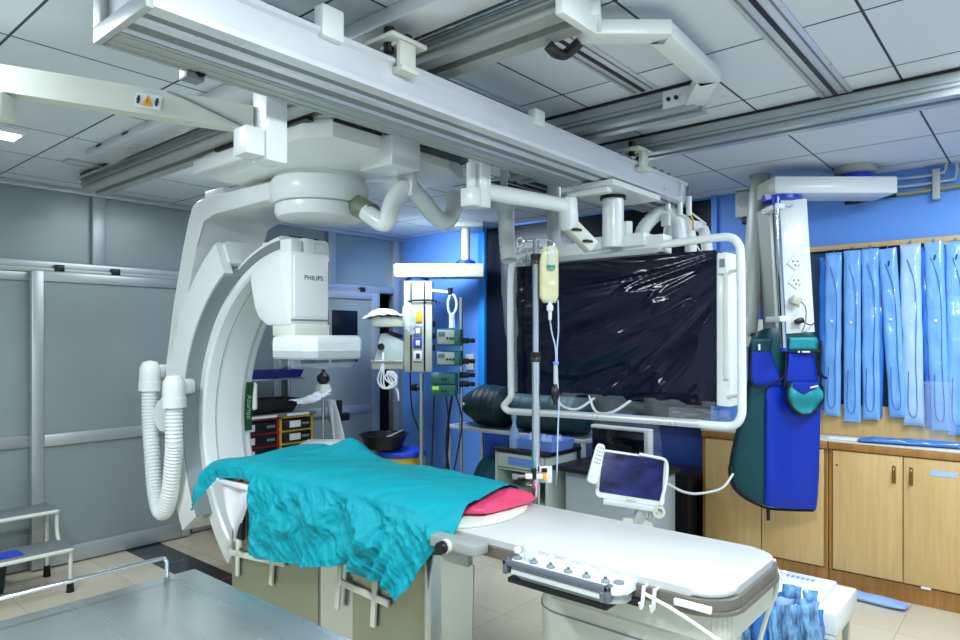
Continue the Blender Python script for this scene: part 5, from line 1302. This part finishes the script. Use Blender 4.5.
# ------------------------------------------------------------------ pipes along the right wall
def pipe(pts, r, m, label, cat='pipe'):
    b = MB(); b.tube([at(x, y, X=XR-o_) for x, y, o_ in pts], r, 10); o = b.build('wall_pipe', m); tag(o, label, cat); return o
pipe([(897, 179, .05), (925, 176, .05), (944, 172.5, .05), (946, 168, .05), (946, 161, .05)], .009, grey_pl, 'upper grey wall pipe turning up to the ceiling, right of the pendant arm')
pipe([(897, 187, .05), (925, 184, .05), (955, 179, .05), (957, 172, .05), (957, 163, .05)], .009, grey_pl, 'middle grey wall pipe turning up to the ceiling at the right edge')
pipe([(897, 194, .05), (915, 192.5, .05), (990, 181, .05), (1300, 133, .05)], .010, mat('ochre_pipe', (168, 152, 70), .5), 'lowest ochre wall pipe running towards the right edge')
b = MB(); b.tube([at(845, 203, X=XR-.04), at(858, 201.5, X=XR-.04), at(880, 197, X=XR-.04), at(896, 195, X=XR-.04)], .014, 10); o = b.build('wall_pipe', black); tag(o, 'dark wall pipe in the shade under the pendant arm', 'pipe')
p = at(937, 184, X=XR-.03); b = MB(); b.bx(XR-.075, XR-.001, p.y-.02, p.y+.02, p.z-.10, p.z+.09, .003); o = b.build('pipe_bracket', grey_pl); tag(o, 'upright grey bracket holding the wall pipes', 'bracket')

# ================================================================== wooden cupboards
CF = 4.83
t = thing('wooden_cupboard', 'narrow birch cupboard with two doors behind the hanging apron', 'cupboard', (4.99, 1.55, 0))
def cup(t, y0, y1, doors, side=True):
    b = MB(); b.bx(CF+.02, XR-.001, y0, y1, .11, .94, .002); b.build('carcass', wood, t)
    MB().bx(CF+.01, XR-.001, y0, y1, 0, .11, .003).build('plinth', wood_edge, t)
    MB().bx(CF+.0, CF+.021, y0, y0+.018, .11, .90, .002).build('end_strip', wood_edge, t)
    MB().bx(CF+.0, CF+.021, y1-.022, y1, .11, .90, .002).build('end_strip', wood_edge, t)
    MB().bx(CF-.022, CF+.021, y0, y1, .900, .944, .003).build('front_rail', wood_edge, t)
    w = (y1-y0-.044)/doors; out = []
    for k in range(doors):
        a = y0+.020+w*k
        out.append(MB().bx(CF-.016, CF+.002, a+.003, a+w-.003, .125, .893, .003).build('door', wood, t))
    return out, w
cup(t, 1.115, 1.955, 2)
t = thing('wooden_cupboard', 'birch cupboard with brass handles and a white label on the right', 'cupboard', (4.99, .69, 0))
ds, w = cup(t, .28, 1.11, 2)
yh = .695
for d, yy in zip(ds, (yh-.045, yh+.045)):
    b = MB(); b.tube(spline([(CF-.018, yy, .82), (CF-.035, yy, .812), (CF-.035, yy, .75), (CF-.018, yy, .742)], 5), .006, 8); b.bx(CF-.020, CF-.015, yy-.010, yy+.010, .725, .835, .002); b.build('handle', brass, d)
MB().bx(CF-.018, CF-.0155,   .42, .555, .80, .832).build('door_label', pack_pale, ds[0])
MB().cyl((CF-.018, 1.06, .80), (CF-.014, 1.06, .80), .006, n=8).build('lock', black, ds[1])
MB().bx(CF-.02, CF-.005, .55, .60, .112, .125).build('door_wedge', paper, t)
t = thing('wooden_cupboard', 'birch cupboard running out of the picture at the right edge', 'cupboard', (4.99, -.1, 0))
cup(t, -.55, .275, 2)
b = MB(); b.bx(CF-.018, XR-.001, -.55, 1.965, .9445, .957, .004); o = b.build('worktop', stone); tag(o, 'long cream worktop on top of the wooden cupboards', 'worktop')
# wooden hanging frame on the wall
t = thing('pouch_rack', 'wooden wall frame with the row of pale blue pouches hanging from it', 'frame', (XR, .5, .94))
MB().bx(XR-.022, XR-.001, -.55, 1.30, .958, 2.26, .003).build('back_board', mat('dark_blue_board', (22, 60, 96), .6), t)
MB().bx(XR-.055, XR-.022, -.55, 1.30, 2.225, 2.26, .004).build('top_rail', wood, t)
MB().bx(XR-.055, XR-.022, -.55, 1.30, .958, 1.17, .004).build('bottom_board', wood, t)
for y in (.51, -.25): MB().bx(XR-.055, XR-.022, y-.02, y+.02, 1.17, 2.225, .004).build('frame_post', wood, t)

# hanging pouches: one built, the others copied
def pouch_mesh(name, w, h, m, seed):
    rows = []
    for i in range(45):
        u = i/44; e = .004*noise.noise(V((u*7, seed, 0)))
        rows.append((-h*u, -w/2+e, w/2+e*.6))
    t = MB(); t.pouch(rows, .030, 10, lambda x, z: .007*noise.noise(V((x*22, z*5, seed)))+.003*math.sin(z*30+seed), .22); return t
packs = [  # y, top z, length, lean, film, description
    (1.135, 2.205, 1.115, .4, pack_m, 'leftmost pale blue pouch on the wooden frame, beside the white column'),
    (1.020, 2.21, 1.15, 0, pack_m, 'second pale blue pouch from the left on the wooden frame'),
    (.915, 2.215, 1.135, -.3, pack_m, 'third pale blue pouch from the left, with dark gaps on both sides'),
    (.815, 2.205, 1.10, -3.2, pack_m, 'pale blue pouch leaning over a darker one, fourth from the left'),
    (.690, 2.225, 1.165, -1.0, pack_pale, 'shiny whitish pouch in the middle of the hanging row'),
    (.565, 2.225, 1.18, -2.0, pack_m, 'pale blue pouch with a green tip, just left of the frame post'),
    (.452, 2.22, 1.20, -.6, pack_m, 'pale blue pouch at the right edge of the picture')]
for i, (y, z, h, lean, m, lab) in enumerate(packs):
    t = thing('catheter_pouch', lab, 'pouch', (XR-.085-.006*(i % 2), y, z), -R(90), 'pale blue pouches on the wooden frame', tilt=Matrix.Rotation(R(lean), 4, 'Y'))
    w = .102 if i != 4 else .114
    pouch_mesh('film', w, h, m, i*3.1).build('pouch_film', m, t, local=True, angle=75)
    b = MB(); b.tube(spline([(-.015, -.02, -.10), (.02, -.021, -.25), (.028, -.022, -.45), (.02, -.022, -.75), (.022, -.022, h*-.9), (0, -.021, h*-.95), (-.025, -.021, h*-.9), (-.02, -.021, h*-.7)], 7), .0022, 6); b.build('coiled_line', mat('line_blue', (58, 104, 168), .5) if i == 0 else MATS['line_blue'], t, local=True)
    b = MB(); b.tube([(0, .0, -.012), (0, .012, .02), (0, .028, .026)], .004, 6); b.build('hook', chrome, t, local=True)
    b = MB(); b.lathe([(0, -.0215), (.010, -.0215), (.010, -.018), (0, -.018)], (-.004, 0, -.42*h), 10, Matrix.Rotation(R(-90), 3, 'X') if 0 else None) if 0 else b.box((-.004, -.0175, -.42*h), (.018, .004, .018), .004); b.build('pale_spot', paper, t, local=True)
    if i in (3, 5, 6):
        b = MB(); b.box((.005, -.019, -.10), (.010, .006, .035), .003, Matrix.Rotation(R(15), 3, 'Y')); b.build('dark_tip', MATS['dark_green_plastic'], t, local=True)
back = [(.87, 2.19, 1.09, 1.0, 'darker blue pouch half hidden behind the leaning one'), (.60, 2.20, 1.14, -1.5, 'mid blue pouch half hidden right of the whitish one'), (.50, 2.20, 1.13, 0, 'mid blue pouch half hidden behind the frame post pouches'), (1.185, 2.18, 1.05, 0, 'mid blue pouch mostly hidden by the white column')]
for i, (y, z, h, lean, lab) in enumerate(back):
    t = thing('catheter_pouch', lab, 'pouch', (XR-.068, y, z), -R(90), 'mid blue pouches behind the front row', tilt=Matrix.Rotation(R(lean), 4, 'Y'))
    pouch_mesh('film', .085, h, pack_m2, 30+i*2.3).build('pouch_film', pack_m2, t, local=True, angle=75)
# clear pouch hanging lower
t = thing('clear_pouch', 'empty clear pouch hanging below the whitish one above the worktop', 'pouch', (XR-.060, .66, 1.20), -R(90))
pouch_mesh('film', .10, .22, film, 50).build('pouch_film', film, t, local=True, angle=75)
t = thing('clear_pouch', 'crumpled clear pouch hanging lowest near the right edge', 'pouch', (XR-.12, .53, 1.35), -R(90))
pouch_mesh('film', .17, .40, film, 54).build('pouch_film', film, t, local=True, angle=75)
# packs lying on the worktop
def flat_pack(name, c, L, W_, ang, m, label, th=.03, group=None, nz=1.0):
    t = thing(name, label, 'pouch', c, R(ang), group)
    def f(u, v):
        a = 2*math.pi*v; x = -L/2+L*u
        k = min(1, min(u, 1-u)*8)**.5
        return V((x, W_/2*math.copysign(abs(math.cos(a))**.7, math.cos(a))*(.75+.25*k), th/2+th/2*k*math.sin(a)*(1 if math.sin(a) < 0 else 1)+(.35*th*nz*noise.noise(V((x*12, math.cos(a)*2, c[0]))) if math.sin(a) > 0 else 0)+.001))
    b = MB(); b.loft([[f(i/40, j/24) for j in range(24)] for i in range(41)]); b.build('pouch_film', m, t, local=True, angle=75)
    return t
flat_pack('catheter_pouch', (4.905, .62, .958), .66, .10, -80, pack_m2, 'blue pouch lying along the worktop in front of the hanging row', .035)
flat_pack('catheter_pouch', (4.93, .36, .958), .40, .09, -95, pack_m, 'pale blue pouch lying on the worktop at the right edge', .03)
b = MB(); b.box((4.93, 1.0, .961), (.14, .26, .006), .002, Matrix.Rotation(R(8), 3, 'Z')); o = b.build('paper_sheet', paper); tag(o, 'white paper lying on the left part of the worktop', 'paper')
flat_pack('catheter_pouch', (4.73, 1.05, .001), .80, .12, -96, mat('lavender_blue_film', (150, 184, 240), .3, bump=.2, bscale=10), 'long pale blue pouch lying on the floor along the cupboard plinth', .04, None, .5)

# ------------------------------------------------------------------ supply stool and pouch bin
t = thing('supply_stool', 'low white stool holding a foam box beside the foot end of the table', 'stool', (3.30, .95, 0))
MB().bx(3.14, 3.52, .70, 1.14, .335, .36, .006).build('stool_top', white, t)
for x in (3.17, 3.49):
    for y in (.73, 1.11): MB().bx(x-.014, x+.014, y-.014, y+.014, 0, .336, .003).build('leg', beige, t)
t = thing('foam_box', 'white foam box on the low stool beside the foot end of the table', 'box', (3.3, .95, .361))
MB().bx(3.13, 3.53, .69, 1.15, .361, .455, .010).build('box_body', white, t)
MB().bx(3.15, 3.51, .77, 1.15, .4555, .475, .008).build('box_lid', white, t)
b = MB()
for k in range(6): b.box((3.44, .86+k*.022, .4755), (.03, .014, .001))
b.build('lid_print', pale_blue_pl, t)
b = MB()
def gcl(u, v): return (3.10+.30*u, 1.28-.28*v*(1-.2*u)+.03*math.sin(u*5), .478+.035*noise.noise(V((u*5, v*5, 3)))+.045*math.sin(math.pi*v)*(1-u*.6))
b.sheet(gcl, 24, 16, .003); o = b.build('green_cloth', green_cloth, angle=75); tag(o, 'crumpled green cloth on the foam box beside the table end', 'cloth')
# bin in front holding upright pouches
t = thing('pouch_bin', 'clear bin full of upright blue pouches at the bottom right', 'bin', (2.82, .80, 0))
b = MB(); b.loft([[V((x, y, z)) for x, y in rrect(2.79-e, 3.08+e, .69-e, .99+e, .03)] for z, e in ((.0, 0), (.30, .02), (.30, .012), (.01, -.008))]); b.build('bin_body', clear, t)
random.seed(11)
pl_ = [(2.83, .96), (2.89, .965), (2.835, .905), (2.95, .955), (2.895, .895), (2.835, .845), (2.96, .89), (2.90, .83), (2.84, .785), (2.965, .82), (2.90, .765), (3.03, .93), (2.845, .725), (2.965, .75), (2.91, .72), (3.03, .85)]
labs = ['leftmost blue pouch standing in the clear bin', 'pale pouch at the left back of the clear bin', 'second pouch along the front of the clear bin from the left', 'pouch at the back of the clear bin, right of the pale one', 'blue pouch in the second row of the clear bin, near its left end', 'third pouch along the front of the clear bin from the left', 'pouch in the third row of the clear bin, near its left end', 'blue pouch in the middle of the second row in the clear bin', 'fourth pouch along the front of the clear bin from the left', 'pouch in the middle of the third row in the clear bin', 'pouch in the second row of the clear bin, near its right end', 'pouch at the far left corner of the back row in the clear bin', 'rightmost pouch along the front of the clear bin', 'pouch in the third row of the clear bin, near its right end', 'rightmost pouch of the second row in the clear bin', 'rearmost pouch on the right in the clear bin']
for i, (x, y) in enumerate(pl_):
    h = .535+random.uniform(-.03, .03); m = (glint_film, glint_film, pack_pale, pack_m2)[(i*3+1) % 4] if i != 1 else pack_pale
    t = thing('catheter_pouch', labs[i], 'pouch', (x, y, .03+h), -R(49+random.uniform(-25, 25)), 'blue pouches standing in the clear bin', tilt=Matrix.Rotation(R(random.uniform(-4, 4)), 4, 'Y') @ Matrix.Rotation(R(random.uniform(-3, 3)), 4, 'X'))
    rows = []
    for k in range(25):
        u = k/24; rows.append((-h*u, -.036+.012*noise.noise(V((u*9, i, 0))), .036+.012*noise.noise(V((u*9, i, 5)))))
    b = MB(); b.pouch(rows, .026, 10, (lambda sd: lambda xx, z: .022*noise.noise(V((xx*24, z*9, sd)))+.010*noise.noise(V((xx*45, z*24, sd))))(i*1.7), .25); b.build('pouch_film', m, t, local=True, angle=60)
b = MB()
def bagw(u, v): return (2.86+.28*u-.05*v, 1.12-.10*u-.05*math.sin(u*6), .50-.36*v+.03*noise.noise(V((u*5, v*5, 9))))
b.sheet(bagw, 16, 16); o = b.build('polythene_bag', film, angle=75); tag(o, 'pale polythene bag hanging between the table end and the pouch bin', 'bag')
# ================================================================== light
def lamp(name, loc, size, power, col=(.86, .94, 1.0), rot=(0, 0, 0), sy=None, spread=180):
    l = bpy.data.lights.new(name, 'AREA'); l.shape = 'RECTANGLE'; l.size = size; l.size_y = sy or size; l.energy = power; l.color = col; l.spread = R(spread)
    o = bpy.data.objects.new(name, l); C.objects.link(o); o.location = loc; o.rotation_euler = rot
    return o
lamp('ceiling_lamp', (.9, .25, 2.70), 1.2, 112, sy=.3)
lamp('ceiling_lamp', (3.7, .05, 2.70), 1.2, 75, (.80, .90, 1.0), sy=.3)
lamp('ceiling_lamp', (.25, 2.9, 2.70), 1.0, 74, sy=.3)
lamp('ceiling_lamp', (4.05, 4.35, 2.62), .3, 38, (.68, .80, 1.0), rot=(0, R(-38), 0), sy=.8, spread=140)
lamp('ceiling_lamp', (2.35, 4.3, 2.70), .9, 16, sy=.3)
lamp('ceiling_lamp', (4.15, 2.1, 2.70), .8, 13, (.78, .88, 1.0), sy=.3)
w = bpy.data.worlds.new('room_air'); bpy.context.scene.world = w; w.use_nodes = True
w.node_tree.nodes['Background'].inputs[0].default_value = (.05, .07, .10, 1); w.node_tree.nodes['Background'].inputs[1].default_value = .3

# ================================================================== camera
cam = bpy.data.cameras.new('camera'); co_ = bpy.data.objects.new('camera', cam); C.objects.link(co_)
cam.sensor_width = 36; cam.sensor_fit = 'HORIZONTAL'; cam.lens = FP/960*36; cam.shift_y = (338.3-320)/960; cam.clip_start = .02
rot = Matrix((RT, V((0, 0, 1)), -FW)).transposed()
co_.matrix_world = Matrix.Translation((0, 0, HC)) @ rot.to_4x4()
sc = bpy.context.scene; sc.camera = co_
sc.view_settings.view_transform = 'Standard'; sc.view_settings.look = 'None'; sc.view_settings.exposure = -.1; sc.view_settings.gamma = 1
sc.view_settings.use_curve_mapping = False
sc.cycles.caustics_reflective = False; sc.cycles.caustics_refractive = False; sc.cycles.sample_clamp_indirect = 4
sc.cycles.max_bounces = 8; sc.cycles.transparent_max_bounces = 16
try: sc.cycles.use_denoising = True
except Exception: pass
